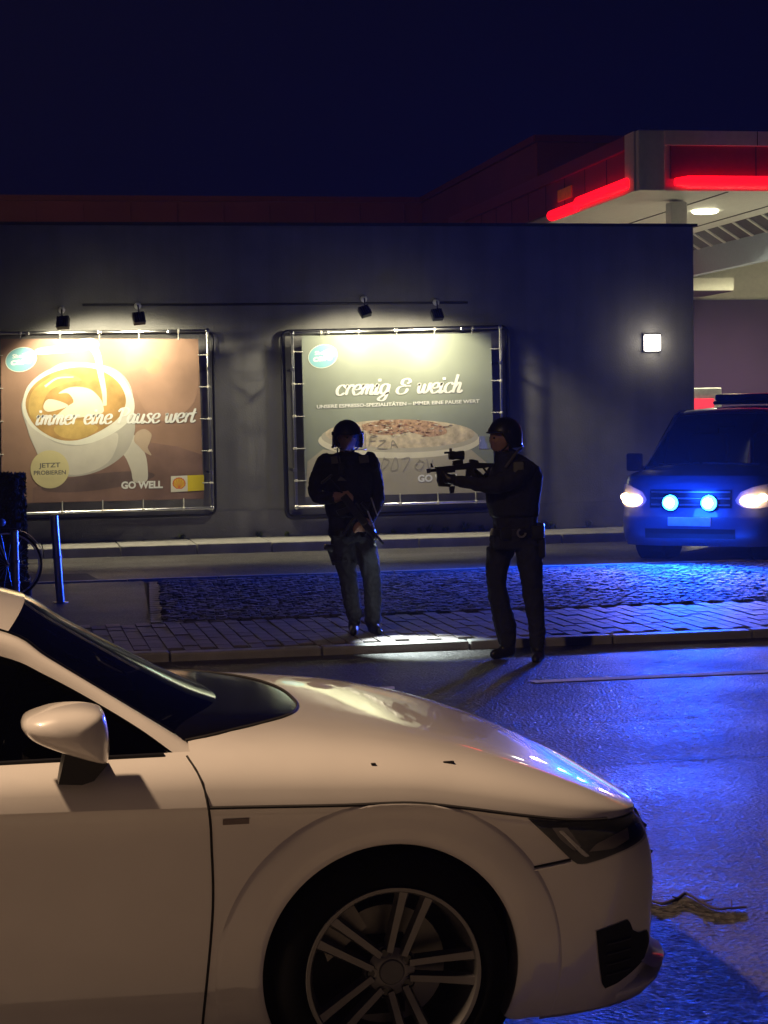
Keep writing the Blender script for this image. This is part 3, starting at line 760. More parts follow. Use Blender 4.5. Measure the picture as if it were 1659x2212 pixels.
# scrawled marker tags
M_mark = print_mat('marker', (.29, .27, .21))
for st in ([(610, 815), (600, 870)], [(610, 815), (650, 812)], [(605, 840), (640, 838)], [(660, 838), (700, 838), (650, 880), (710, 884)], [(730, 885), (740, 835), (770, 880)], [(735, 862), (765, 858)],
           [(690, 935), (670, 1015), (720, 960), (690, 940)], [(750, 940), (730, 1010), (770, 1000), (765, 945), (750, 940)], [(790, 945), (840, 940), (800, 1020)], [(900, 950), (870, 990), (900, 1010), (925, 970), (895, 950)], [(940, 945), (955, 1005), (975, 950)]):
    P.stroke(st, 4, 'marker_scrawl', M_mark, n=4)
rear_frame(P, [(92, 200), (1412, 172), (1425, 1245), (120, 1290)], YW - .09, .034, M_black)
stand_offs(P, [(150, 420), (165, 1010), (1372, 380), (1380, 1000), (358, 202), (755, 190), (1145, 180)])
# ------------------------------------------------------------------ flood lights over the posters
M_flood = mat('flood_housing', (.012, .012, .014), .5)
M_fl = emit('flood_glass', (1.0, .92, .55), 30.0)
def flood(px, py, size, dist, roll, target_px, power, label, mount):
    y = YW - dist; c = onY(px, py, y)
    t = empty('flood_light', (c.x, y, c.z)); tag(t, label, 'flood light', 'flood lights above the posters')
    tp = onY(*target_px, YPOST) - Vector((c.x, y, c.z))
    q = (tp + Vector((0, .35, .55))).to_track_quat('-Z', 'Y').to_matrix() @ Euler((0, 0, roll)).to_matrix()
    MB().box((0, 0, 0), (size, size, size*.55), rot=q, bev=.012).build('housing', M_flood, t)
    for s_ in range(5): MB().box(q @ Vector(((s_ - 2)*size*.2, 0, size*.31)), (size*.04, size*.8, size*.14), rot=q).build('cooling_fin', M_flood, t)
    MB().box(q @ Vector((0, 0, -size*.285)), (size*.84, size*.84, .006), rot=q).build('lens', M_fl, t)
    a = q @ Vector((0, 0, size*.3)); b = onY(px - 3, py - 27, YW - .02) - Vector((c.x, y, c.z))
    MB().tube([a, a + Vector((0, .02, .06)), b + Vector((0, -.08, 0)), b], .011, 6).build('bracket', M_flood, t)
    MB().ell(b + Vector((0, -.03, 0)), (.05, .03, .05), 10, 6).build('wall_mount', mat('opal_mount', (.7, .7, .66), .5), t, smooth=True)
    lp = Vector((c.x, y, c.z)) + q @ Vector((0, 0, -size*.34))
    light('flood_light_lamp', 'SPOT', lp, power, (1.0, .91, .64), .11, Vector((c.x, y, c.z)) + tp, 140, .3)
flood(136, 697, .165, 1.15, .05, (195, 890), 255, 'black flood light with upright bracket over the pouring milk of the brown poster', (0, .12))
flood(300, 688, .16, 1.15, .1, (290, 890), 190, 'black flood light over the right half of the brown poster', (-.02, .12))
flood(788, 673, .15, 1.15, .35, (780, 880), 185, 'tilted black flood light over the left half of the grey-green poster', (-.02, .06))
flood(944, 680, .155, 1.15, .08, (905, 890), 185, 'black flood light nearest the right corner of the grey-green poster', (-.10, .12))
# ------------------------------------------------------------------ white coupe in the foreground
def paint(name, col):
    M = mat(name, col, .32, var=.02, scale=9, coat=1.0, rvar=.04); return M
M_car = paint('white_car_paint', (.74, .71, .69))
M_gap = mat('panel_gap', (.012, .010, .010), .8)
M_trim = mat('black_trim', (.010, .010, .012), .28, var=.1)
M_plast = mat('black_plastic', (.012, .012, .013), .55)
M_tyre = mat('tyre_rubber', (.004, .004, .005), .95, var=.15, spec=.08)
M_alloy = mat('alloy_grey', (.16, .155, .16), .4, metal=.6, var=.06)
M_dark = mat('wheel_well', (.004, .004, .005), .9)
M_disc = mat('brake_disc', (.12, .115, .11), .4, metal=.9)
M_wind = glass('car_glass', (.33, .36, .40))
M_side = glass('car_side_glass', (.10, .11, .13))
AXX, YCC = .98, 5.86
car = empty('parked_coupe', (AXX, YCC, 0)); tag(car, 'white two-door coupe parked in the foreground, its front end in view', 'car')
def cp_(x, w, z): return Vector((x, -w, z))
ZE = [(-3.3, .85), (-1.9, .84), (-1.0, .828), (-.5, .817), (-.13, .804), (.05, .800), (.19, .779), (.36, .747), (.5, .722), (.65, .705), (.75, .697), (.82, .688)]
WQ = [(0, .888), (.010, .886), (.03, .873), (.08, .862), (.2, .8535), (.33, .8445), (.45, .836), (.53, .828), (.60, .812), (.68, .785)]
XN = [(.14, .83), (.20, .858), (.26, .868), (.34, .874), (.42, .878), (.5, .878), (.57, .868), (.63, .846), (.68, .815), (.72, .80), (.85, .79)]
ZTOP = [(-3.3, .95), (-.55, .995), (-.3, .98), (-.14, .967), (.06, .942), (.21, .913), (.364, .874), (.568, .802), (.70, .74), (.765, .705), (.80, .690), (.815, .686)]
XNE, W0 = .812, .888
def ze(x): return cinterp(x, ZE)
def zt(x): return cinterp(x, ZTOP)
def rear_taper(x):   # tail of the car in plan
    return 1.0 if x > -2.2 else max(.02, (1 - ((-2.2 - x) / 1.12) ** 4)) ** .25
def wside(x, z, zedge=None):
    q = max(0, (ze(x) if zedge is None else zedge) - z); return cinterp(q, WQ)
def side_w(x, z):
    """half width of the lower body at (x, z)"""
    w = wside(x, z)
    if x > 0: w *= max(0.0, 1 - min(1, x / cinterp(z, XN)) ** 4) ** .25
    return w * rear_taper(x)
def hood_z(x, w):
    we = W0 * (max(1e-4, 1 - (max(0, x) / XNE) ** 4)) ** .25
    n = min(1, abs(w) / we)
    return ze(x) + (zt(x) - ze(x)) * max(0, 1 - n ** 6) ** .4
def door_bend(z): return cinterp(z, [(.14, -.03), (.245, -.022), (.53, .006), (.69, .006), (.82, -.004), (.93, -.05)])
DOORX = -.490
cols = []
for x in np.arange(-2.0, DOORX - .01, .06): cols.append(('x', float(x)))
cols.append(('x', DOORX))
for x in np.arange(DOORX + .03, -.005, .03): cols.append(('x', float(x)))
for f in np.linspace(0, .8409, 34): cols.append(('f', float(f)))
for g in np.linspace(.8409, 0, 30)[1:]: cols.append(('g', float(g)))
RV = [0, .03, .08, .15, .25, .36, .46, .56, .66, .75, .83, .89, .935, .965, .985, 1.0]
def col_edge(c):
    k, a = c
    if k == 'x': return a, W0
    if k == 'f': return a * XNE, W0 * (1 - a**4) ** .25
    return XNE * (1 - a**4) ** .25, W0 * a
def body_col(c, side):
    xe, we = col_edge(c); zedge = ze(xe); out = []
    for v in RV:
        z = .165 + v * (zedge - .165); xn = cinterp(z, XN) if v < 1 else XNE; W = wside(xe, z, zedge)
        xn = lerp(xn, XNE, max(0, (v - .9) / .1))
        k, a = c
        if k == 'x':
            x = a + door_bend(z) * math.exp(-((a - DOORX) / .22) ** 2); w = W
        elif k == 'f': x = a * xn; w = W * (1 - a**4) ** .25
        else: x = xn * (1 - a**4) ** .25; w = W * a
        out.append(cp_(x, w * side, z))
    return out
idoor = cols.index(('x', DOORX))
HUBZ, RA = .33, .40
def split_plane(me_obj, p, n, keep_pos, region):
    pass
def lower_panels(side):
    G = [body_col(c, side) for c in cols]
    # door
    MB().grid(G[:idoor + 1]).build('door', M_car, car, smooth=True, angle=28)
    # fender and bumper: cut along the joint line
    me = bpy.data.meshes.new('tmp'); b = MB().grid(G[idoor:]); me.from_pydata(b.v, [], b.f)
    bm = bmesh.new(); bm.from_mesh(me)
    bmesh.ops.remove_doubles(bm, verts=bm.verts, dist=1e-5)
    # wheel opening
    bmesh.ops.delete(bm, geom=[f for f in bm.faces if math.hypot(f.calc_center_median().x, f.calc_center_median().z - HUBZ) < RA - .005], context='FACES')
    a, c = Vector((.24, 0, .578)), Vector((.505, 0, .606)); d = (c - a).normalized(); n = Vector((-d.z, 0, d.x))
    bmesh.ops.bisect_plane(bm, geom=bm.verts[:] + bm.edges[:] + bm.faces[:], plane_co=a, plane_no=n, dist=1e-6)
    bmesh.ops.bisect_plane(bm, geom=[g for g in bm.verts[:] + bm.edges[:] + bm.faces[:]], plane_co=Vector((.505, 0, .606)), plane_no=Vector((1, 0, 0)), dist=1e-6)
    def part(sel, name):
        b2 = bm.copy(); b2.faces.ensure_lookup_table()
        kill = [f for f in b2.faces if not sel(f.calc_center_median())]
        bmesh.ops.delete(b2, geom=kill, context='FACES')
        bmesh.ops.recalc_face_normals(b2, faces=b2.faces)
        m2 = bpy.data.meshes.new(name); b2.to_mesh(m2); b2.free(); m2.materials.append(M_car)
        m2.polygons.foreach_set('use_smooth', [True]*len(m2.polygons)); m2.set_sharp_from_angle(angle=R_(28))
        o = bpy.data.objects.new(name, m2); COL.objects.link(o); o.parent = car
    isb = lambda p: p.x > .505 or (p.x > .15 and (p - a).dot(n) < 0)
    part(lambda p: not isb(p), 'front_fender'); part(isb, 'front_bumper'); bm.free(); bpy.data.meshes.remove(me)
lower_panels(1); lower_panels(-1)
# hood (clamshell) and the shoulders that run back under the windows
hcols = [('x', -.53)] + [c for c in cols if col_edge(c)[0] >= -.495]
def hood_row(c, side=1):
    xe, we = col_edge(c); out = []
    for n in (-1, -.995, -.985, -.97, -.95, -.92, -.88, -.82, -.74, -.62, -.46, -.28, -.1, .1, .28, .46, .62, .74, .82, .88, .92, .95, .97, .985, .995, 1):
        w = we * n; out.append(cp_(xe, w, hood_z(xe, w)))
    return out
hood = MB().grid([hood_row(c) for c in hcols]).build('hood', M_car, car, smooth=True, angle=40)
scols = [('x', float(x)) for x in np.linspace(-2.02, -.53, 38)]
for side in (1, -1):
    G = []
    for c in scols:
        xe = c[1]; row = []
        for n in (.895, .91, .925, .94, .955, .97, .985, .995, 1):
            row.append(cp_(xe, W0*n*side, hood_z(xe, W0*n)))
        G.append(row)
    MB().grid(G).build('door_shoulder', M_car, car, smooth=True, angle=40)
# rear body (tail, beyond the picture)
G = []
for x in np.concatenate([np.arange(-2.0, -3.0, -.1), np.arange(-3.0, -3.31, -.03)]):
    row = []; tp = rear_taper(x); zz = [.2, .35, .55, .75, ze(x), .93, .97]
    ww = [.84, .885, .875, .872, .888, .80, .70]
    for s in (1, -1):
        pass
    for s_, seq in ((1, range(7)), (-1, range(6, -1, -1))):
        for i in seq: row.append(cp_(x, s_*ww[i]*tp, zz[i]))
    G.append(row)
MB().grid(G).build('rear_body', M_car, car, smooth=True)
# ---- wheel-arch flares
def flare(cx_, side):
    prof = [(.486, -.004), (.478, .001), (.473, .0055), (.467, .0075), (.445, .0095), (.42, .011), (.400, .0115), (.392, .010), (.375, .005), (.358, .001), (.353, -.004), (.356, -.03), (.36, -.12)]
    G = []; N = 56
    for i in range(N + 1):
        t = R_(-26) + (R_(232))*i/N; row = []
        for (r, h) in prof:
            x, z = cx_ + r*math.cos(t), HUBZ + r*math.sin(t); z2 = max(.165, min(z, ze(x) - .002))
            w = side_w(x, z2)
            fade = max(0.0, min(1.0, (math.sin(t) + .18)/.55)) if r > .40 else .3 + .7*max(0.0, min(1.0, (math.sin(t) + .18)/.55))
            row.append(cp_(x, side*(w + (h*fade if h > 0 else h) + .0008), z2))
        G.append(row)
    return MB().grid(G).build('wheel_arch', M_car, car, smooth=True, angle=50)
for s_ in (1, -1): flare(0, s_)
# dark wheel housings
for s_ in (1, -1):
    MB().lathe([(.365, -s_*.80), (.40, -s_*.46), (.0, -s_*.49)], (0, 0, HUBZ), 'Y', 28).build('wheel_housing', M_dark, car)
MB().box((-1.45, 0, .30), (3.0, 1.5, .22)).build('underbody', M_dark, car)
MB().box((.40, 0, .42), (.5, 1.0, .40)).build('radiator', M_dark, car)
# ---- wheels
def wheel(cx_, side, rot0):
    r = empty('wheel', (cx_, -side*.752, HUBZ - .004)); r.parent = car
    o = -side     # outward along local y
    MB().lathe([(.235, o*.10), (.262, o*.112), (.300, o*.106), (.322, o*.085), (.327, o*.05), (.327, -o*.05), (.322, -o*.09), (.29, -o*.11), (.235, -o*.10)], (0, 0, 0), 'Y', 64).build('tyre', M_tyre, r, smooth=True)
    MB().lathe([(.242, o*.108), (.240, o*.113), (.230, o*.112), (.224, o*.100), (.215, o*.05), (.21, -o*.08)], (0, 0, 0), 'Y', 64).build('rim', M_alloy, r, smooth=True)
    MB().lathe([(.0, -o*.01), (.165, -o*.01), (.168, -o*.03), (.0, -o*.03)], (0, 0, 0), 'Y', 40).build('brake_disc', M_disc, r, smooth=True)
    MB().lathe([(.213, -o*.06), (.0, -o*.06)], (0, 0, 0), 'Y', 32).build('inner_dish', M_dark, r)
    MB().lathe([(.0, o*.074), (.036, o*.074), (.046, o*.072), (.066, o*.064), (.074, o*.03)], (0, 0, 0), 'Y', 30).build('hub', M_alloy, r, smooth=True)
    MB().lathe([(.0, o*.080), (.032, o*.079), (.036, o*.074)], (0, 0, 0), 'Y', 24).build('hub_cap', mat('hub_cap', (.10, .10, .105), .4), r, smooth=True)
    for k in range(5):
        a = rot0 + 2*math.pi*k/5; ca, sa = math.cos(a), math.sin(a)
        for s2 in (-1, 1):
            b = MB(); V = []
            for (rr, off_, hw, top, bot) in ((.05, .021, .0155, .078, .045), (.13, .028, .0165, .088, .06), (.20, .034, .0185, .100, .08), (.231, .037, .022, .106, .09)):
                for (du, h) in ((-hw, bot), (-hw*.55, top), (hw*.55, top), (hw, bot)):
                    u = s2*off_ + du; V.append((rr*ca - u*sa, o*h, rr*sa + u*ca))
            F = [(i*4+j, i*4+j+1, i*4+5+j, i*4+4+j) for i in range(3) for j in range(3)] + [(i*4+3, i*4, i*4+4, i*4+7) for i in range(3)]
            b.add(V, F); b.build('spoke', M_alloy, r, smooth=True, angle=25)
        a2 = a + math.pi/5; bx, bz = .056*math.cos(a2), .056*math.sin(a2)
        MB().lathe([(.0, o*.072), (.010, o*.072), (.012, o*.06)], (bx, 0, bz), 'Y', 8).build('wheel_bolt', M_trim, r, smooth=True)
        MB().lathe([(.020, o*.070), (.017, o*.074), (.015, o*.066)], (bx, 0, bz), 'Y', 12).build('bolt_recess', M_alloy, r, smooth=True)
    MB().prism([(-.17, -.012*o, .03), (-.20, -.012*o, .12), (-.10, -.012*o, .19), (-.06, -.012*o, .12)], (0, .05*o, 0)).build('brake_caliper', M_disc, r)
for s_ in (1, -1): wheel(0, s_, R_(1)); wheel(-2.505, s_, R_(20))
# ---- greenhouse, from the pillar lines
def side_pts(px, ws): return [(lambda p: (p.x - AXX, w, p.z))(onY(a, b, YCC - w)) for (a, b), w in zip(px, ws)]
WE = side_pts([(462, 1634), (400, 1599), (339, 1564), (204, 1483), (100, 1419), (18, 1368)], [.70, .682, .665, .625, .595, .575])
WT = side_pts([(396, 1641), (370, 1623), (300, 1573), (204, 1515), (100, 1459), (0, 1417)], [.80, .785, .75, .70, .66, .63])
WE = [(-.36, .745, .86)] + WE; WT = [(-.47, .85, .85)] + WT
# carry both lines on over the roof to the tail
WE += [(-1.25, .565, 1.325), (-1.55, .56, 1.335), (-1.9, .555, 1.30), (-2.3, .56, 1.20), (-2.7, .60, 1.06), (-2.95, .66, .97)]
WT += [(-1.30, .615, 1.265), (-1.6, .61, 1.265), (-1.9, .62, 1.22), (-2.15, .66, 1.13), (-2.35, .70, 1.03), (-2.45, .75, .955)]
WEs = catmull([cp_(x, w, z) for x, w, z in WE], 6); WTs = catmull([cp_(x, w, z) for x, w, z in WT], 6)
mir = lambda p: Vector((p.x, -p.y, p.z))
NW = 6*6 + 1       # samples belonging to the windscreen
for s_ in (1, -1):
    f = (lambda p: p) if s_ == 1 else mir
    G = []
    for a, b in zip(WEs, WTs):
        row = []
        for t in (0, .12, .3, .5, .7, .88, 1):
            q = lerp(a, b, t); bul = .022*math.sin(math.pi*t); q = q + Vector((bul*.3, -bul*.8, bul*.7))
            row.append(f(q))
        G.append(row)
    MB().grid(G).build('roof_pillar', M_car, car, smooth=True, angle=60)
    # rounded return under the window edge
    G = [[f(p), f(p + Vector((0, .018, -.010)))] for p in WTs[6:]]
    MB().grid(G).build('window_seal', M_trim, car)
    G = [[f(p + Vector((0, -.001, .002))), f(p + Vector((.006, .010, .004)))] for p in WEs[6:NW]]
    MB().grid(G).build('screen_seal', M_trim, car)
    # side window
    belt = [cp_(p.x, .805, hood_z(min(p.x, -.5), .805) - .004) for p in WTs]
    G = []
    for p, q in list(zip(WTs, belt))[6:]:
        q = Vector((p.x, q.y, min(q.z, p.z)))
        G.append([f(lerp(q, p + Vector((0, .012, 0)), t) + Vector((0, .012 - .02*math.sin(math.pi*t), 0))) for t in (0, .25, .5, .75, 1)])
    MB().grid(G).build('side_window', M_side, car, smooth=True)
    bs = [f(cp_(x, .806, hood_z(min(x, -.5), .806) + .001)) for x in np.arange(-2.0, -.59, .05)]
    MB().tube(bs, .007, 6).build('belt_moulding', M_trim, car, smooth=True)
# windscreen between the pillar lines
G = []
for i in range(6, NW):
    a = WEs[i]; b = mir(a); t = (i - 6)/(NW - 7); row = []
    for k in range(21):
        s_ = k/20; bul = 1 - (2*s_ - 1)**2
        row.append(lerp(a, b, s_) + Vector(((.20*(1 - t)**1.5 + .05*t + .03*(1 - t))*bul, 0, (.035*t + .006)*bul + .004)))
    G.append(row)
SCR = G
MB().grid(G).build('windscreen', M_wind, car, smooth=True, angle=80)
# roof skin
G = []
for i in range(NW - 1, len(WEs)):
    a = WEs[i]; b = mir(a); row = []; t = min(1, (i - NW + 1)/8)
    for k in range(15):
        s_ = k/14; bul = 1 - (2*s_ - 1)**2
        row.append(lerp(a, b, s_) + Vector((.05*bul*(1 - t), 0, (.041 + .002*t)*bul + .006)))
    G.append(row)
MB().grid(G).build('roof', M_car, car, smooth=True, angle=60)
# cowl: black panel between windscreen foot and hood edge, following the hood surface
REAR = [(0, -.145), (.15, -.150), (.30, -.178), (.42, -.225), (.53, -.30), (.62, -.38), (.70, -.47), (.735, -.54)]
G = []
for k in range(41):
    w = lerp(-.735, .735, k/40); xr = cinterp(abs(w), REAR); row = []
    for t in (0, .15, .4, .7, 1):
        x = lerp(xr, min(xr - .02, -.62), t); row.append(cp_(x, w, hood_z(x, w) + .0045 - (.004 if t == 0 else 0)))
    G.append(row)
MB().grid(G).build('cowl', mat('cowl_black', (.003, .003, .0035), .10), car, smooth=True)
lip = [cp_(cinterp(abs(w), REAR) + .004, w, hood_z(cinterp(abs(w), REAR) + .004, w) + .0015) for w in np.linspace(-.735, .735, 61)]
MB().tube(lip, .0045, 5).build('hood_edge_gap', M_gap, car)
# ---- panel gaps
def ribbon_on(pts, r, name, m_=None):
    return MB().tube(pts, r, 5).build(name, m_ or M_gap, car)
for s_ in (1, -1):
    P = [cp_(DOORX + door_bend(z), s_*(side_w(DOORX, z) + .0005), z) for z in np.linspace(.17, ze(DOORX) - .003, 22)]
    P += [cp_(DOORX + door_bend(z), s_*W0*n, hood_z(DOORX, W0*n) + .0005) for n, z in ((.999, .83), (.985, .86), (.96, .89), (.935, .915), (.915, .93))]
    ribbon_on(P, .0038, 'door_gap')
    P = [cp_(x, s_*(W0 * (1 - (max(0, x)/XNE)**4)**.25 + .0004), ze(x) - .0015) for x in np.linspace(-.49, .62, 44)]
    ribbon_on(P, .0048, 'hood_gap')
    P = [cp_(x, s_*(side_w(x, z) + .001), z) for x, z in [(lerp(.275, .505, t), lerp(.5815, .606, t)) for t in np.linspace(0, 1, 12)]]
    ribbon_on(P, .0032, 'bumper_gap')
    P = [cp_(x, s_*(side_w(x, z) + .0035), z - .007) for x, z in [(lerp(.33, .505, t), lerp(.588, .606, t)) for t in np.linspace(0, 1, 10)]]
    MB().tube(P, .004, 5).build('bumper_edge', M_car, car, smooth=True)
    # fender badge
    G = [[cp_(x, s_*(side_w(x, z) + .003), z) for x in np.linspace(-.455, -.385, 5)] for z in (.764, .772, .780)]
    MB().grid(G).build('fender_badge', mat('badge_dark', (.16, .12, .11), .4), car)
# ---- head lamps
def on_side(pts, s_, d, name, m_, n=0, sub=14):
    """patch of the body side inside a closed outline (x, z), lifted by d"""
    P = [(p.x, p.y) for p in catmull([(a, b, 0) for a, b in pts], 4, True)] if n else pts
    xs = [p[0] for p in P]; x0, x1 = min(xs), max(xs); G = []
    def span(x):
        zz = []
        for i in range(len(P)):
            a, b = P[i], P[(i+1) % len(P)]
            if (a[0] - x) * (b[0] - x) <= 0 and a[0] != b[0]: zz.append(a[1] + (b[1]-a[1])*(x - a[0])/(b[0]-a[0]))
        return (min(zz), max(zz)) if zz else (0, 0)
    for i in range(sub + 1):
        x = lerp(x0 + 1e-4, x1 - 1e-4, i/sub); lo, hi = span(x); row = []
        for k in range(7):
            z = lerp(lo, hi, k/6); row.append(body_pt(x, z, s_, d))
        G.append(row)
    return MB().grid(G).build(name, m_, car, smooth=True)
def body_pt(x, z, s_, d):
    xn = lerp(cinterp(z, XN), XNE, max(0, ((z - .165)/(ze(min(x, .8)) - .165) - .9)/.1)) if z < ze(min(x, .8)) else XNE
    f = min(.9995, max(0, x/xn)); w = wside(x, z) * (1 - f**4) ** .25
    nx, nw = f**3/xn, (max(1e-4, w)/.88)**3/.88; L_ = math.hypot(nx, nw)
    return cp_(x + d*nx/L_, s_*(w + d*nw/L_), z)
HL = [(.372, .737), (.45, .722), (.55, .711), (.66, .701), (.735, .696), (.765, .672), (.785, .632), (.79, .617), (.75, .612), (.66, .603), (.60, .594), (.548, .588), (.525, .591), (.505, .606), (.44, .672)]
M_hlglass = glass('lamp_cover', (.75, .75, .78))
for s_ in (1, -1):
    on_side(HL, s_, .0025, 'headlight', M_trim, sub=30)
    hl_in = [(.43, .708), (.55, .702), (.66, .692), (.70, .672), (.62, .625), (.54, .604), (.50, .635)]
    on_side([(.445, .703), (.49, .699), (.535, .640), (.515, .628), (.47, .668)], s_, .006, 'lamp_reflector', mat('lamp_grey', (.5, .47, .43), .4, metal=.0), sub=10)
    on_side([(.56, .622), (.64, .618), (.70, .632), (.70, .662), (.64, .655), (.58, .640)], s_, .006, 'lamp_reflector', mat('lamp_grey2', (.62, .56, .48), .4, metal=.0), sub=10)
    on_side([(.72, .690), (.745, .688), (.768, .640), (.75, .640)], s_, .006, 'lamp_strip', mat('lamp_chrome', (.55, .55, .55), .2, metal=1), sub=6)
    on_side([(.465, .690), (.475, .692), (.56, .610), (.545, .608)], s_, .0065, 'lamp_strip', mat('lamp_chrome', (.55, .55, .55), .2, metal=1), sub=8)
    on_side(HL, s_, .012, 'lamp_cover', M_hlglass, sub=24)
    # air intake with mesh bars, and the winglet in front of it
    IN = [(.585, .392), (.66, .402), (.700, .405), (.708, .372), (.74, .352), (.785, .345), (.80, .30), (.77, .262), (.66, .226), (.61, .218), (.597, .29)]
    on_side(IN, s_, .003, 'air_intake', M_dark, sub=20)
    for z in (.26, .29, .32, .35):
        P = [body_pt(x, z, s_, .007) for x in np.linspace(.615, .70, 6)]
        MB().tube(P, .0035, 5).build('intake_slat', M_plast, car)
# splitter blade at the lower edge of the bumper
G = []
for k in range(61):
    a = lerp(-1, 1, k/60); g = abs(a); row = []; sgn = 1 if a >= 0 else -1
    th = g
    for (dx, z, sc) in ((-.06, .190, .985), (.012, .196, 1.0), (.045, .224, 1.012), (.050, .236, 1.012), (.030, .246, 1.006), (-.03, .250, .99)):
        th = g*.985; W = .835*sc*(1 - .07*max(0, (g - .82)/.18)); f = (1 - th**4)**.25
        row.append(cp_(.862*f + dx*(f**2), sgn*W*th, z - .055*(th**3)))
    G.append(row)
MB().grid(G).build('front_lip', M_car, car, smooth=True, angle=60)
for s_ in (1, -1):
    # concave ledge where the lip sweeps up to the bumper
    G = []
    for w in np.linspace(.40, .68, 9):
        f = (1 - (w/.835)**4)**.25; e = math.sin(math.pi*min(1, max(0, (w - .38)/.30)))**.5
        G.append([cp_(.862*f + dx, s_*w, z) for dx, z in ((.052, .238), (.036, .246), (.016, .258), (-.004, .280), (-.016, .31), (-.020, .345))])
    MB().grid(G).build('lip_ledge', M_car, car, smooth=True, angle=80)
# grille in the middle of the nose
Gp = []
for k in range(17):
    w = lerp(-.46, .46, k/16); row = []
    for z in (.30, .40, .50, .60, .655):
        x = cinterp(z, XN) * (1 - (abs(w)/.88)**4)**.25 + .004; row.append(cp_(x, w * (1 if z > .4 else .86), z))
    Gp.append(row)
MB().grid(Gp).build('grille', M_dark, car, smooth=True)
for z in (.36, .44, .52, .60):
    MB().tube([cp_(cinterp(z, XN) * (1 - (abs(w)/.88)**4)**.25 + .008, w, z) for w in np.linspace(-.44, .44, 17)], .006, 5).build('grille_bar', M_plast, car)
# washer cover marks on the hood flank
for (px, py, ln) in ((945, 1629, .030), (781, 1627, .012)):
    p = onY(px, py, YCC - .66); x = p.x - AXX
    w = min((abs(hood_z(x, ww) - p.z), ww) for ww in np.arange(.55, .87, .005))[1]
    MB().box(cp_(x, w, hood_z(x, w) + .001), (ln, .012, .004)).build('washer_nozzle', M_gap, car)
# ---- door mirror
def mirror(s_):
    r = empty('door_mirror', (-.86, -s_*.975, 1.04)); r.parent = car
    P = [(-.11, .028), (-.098, .048), (-.06, .062), (-.02, .070), (.04, .070), (.085, .060), (.10, .045), (.108, .015), (.112, -.030), (.108, -.066), (.098, -.078), (.04, -.062), (-.03, -.036), (-.08, -.012), (-.102, .008)]
    Ps = [(q.x, q.y) for q in catmull([(a, b, 0) for a, b in P], 3, True)]
    b = MB(); V = []; F = []; n = len(Ps); cx_, cz = .01, .005
    rings = [(.985, .10), (1.0, .06), (.985, .0), (.93, -.035), (.80, -.062), (.55, -.080), (.25, -.088)]
    for (sc, d) in rings:
        for (x, z) in Ps:
            V.append((cx_ + (x - cx_)*sc, s_*d, cz + (z - cz)*sc - (.010 if d < -.03 else 0)*0))
    for i in range(len(rings)-1):
        for k in range(n): F.append((i*n+k, i*n+(k+1) % n, (i+1)*n+(k+1) % n, (i+1)*n+k))
    F.append(tuple(range((len(rings)-1)*n, len(rings)*n)))
    b.add(V, F); b.build('housing', M_car, r, smooth=True, angle=60)
    MB().flat([(x*.97 + .0, s_*.101, z*.97) for x, z in Ps]).build('mirror_backing', M_plast, r)
    b = MB(); b.prism([(.0, s_*.02, -.05), (.105, s_*.02, -.085), (.07, s_*.02, -.125), (.04, s_*.02, -.134), (-.02, s_*.02, -.130)], (0, s_*.13, 0)); b.build('foot', M_plast, r)
for s_ in (1, -1): mirror(s_)
# ---- interior seen through the glass
M_int = mat('cabin_black', (.008, .008, .009), .8)
MB().box((-1.3, 0, .45), (1.7, 1.45, .5)).build('cabin_floor', M_int, car)
G = [[cp_(x, w, .90 + .03*math.cos(w*1.6) - .10*max(0, (-x - .75)/.25)**2) for w in np.linspace(-.68, .68, 9)] for x in (-.56, -.66, -.76, -.86, -.98, -1.02)]
MB().grid(G).build('dashboard', M_int, car, smooth=True)
for w in (.36, -.36):
    s = empty('front_seat', (-1.45, -w, .55)); s.parent = car
    MB().box((0, 0, .08), (.5, .48, .16), bev=.05).build('cushion', M_int, s, smooth=True)
    MB().box((-.32, 0, .42), (.15, .48, .62), rot=Euler((0, -.35, 0)).to_matrix(), bev=.05).build('backrest', M_int, s, smooth=True)
    MB().box((-.45, 0, .74), (.10, .26, .17), rot=Euler((0, -.3, 0)).to_matrix(), bev=.04).build('headrest', M_int, s, smooth=True)
sw = [Vector((-1.0 + .07*math.sin(t), .36 + .18*math.cos(t), .93 + .17*math.sin(t))) for t in np.linspace(0, 2*math.pi, 25)]
MB().tube(sw, .015, 6, cap=False).build('steering_wheel', M_int, car, smooth=True)
# emission sticker and paper inside the screen
def scr(px, py):
    o = Vector((0, 0, CAM_H)) - Vector((AXX, YCC, 0)); d = ray(px, py)
    best = None
    for i in range(len(SCR) - 1):
        for k in range(20):
            c = (SCR[i][k] + SCR[i+1][k+1]) / 2; t = (c - o).dot(d)/d.dot(d); e = (o + d*t - c).length
            if best is None or e < best[0]: best = (e, o + d*(t + .03))
    return best[1]
MB().flat([scr(a, b) for a, b in ((388, 1580), (420, 1574), (445, 1605), (462, 1572), (470, 1590), (474, 1598), (440, 1614), (412, 1604))][:4] + [scr(472, 1596), scr(438, 1614)]).build('paper', mat('paper_pale', (.45, .45, .36), .8), car)
MB().flat([scr(433 + 22*math.cos(t)*.9 + 8*math.sin(t), 1594 + 16*math.sin(t) + 9*math.cos(t)) - ray(433, 1594)*.006 for t in np.linspace(0, 2*math.pi, 20)[:-1]]).build('sticker', mat('sticker_green', (.04, .17, .06), .5), car)
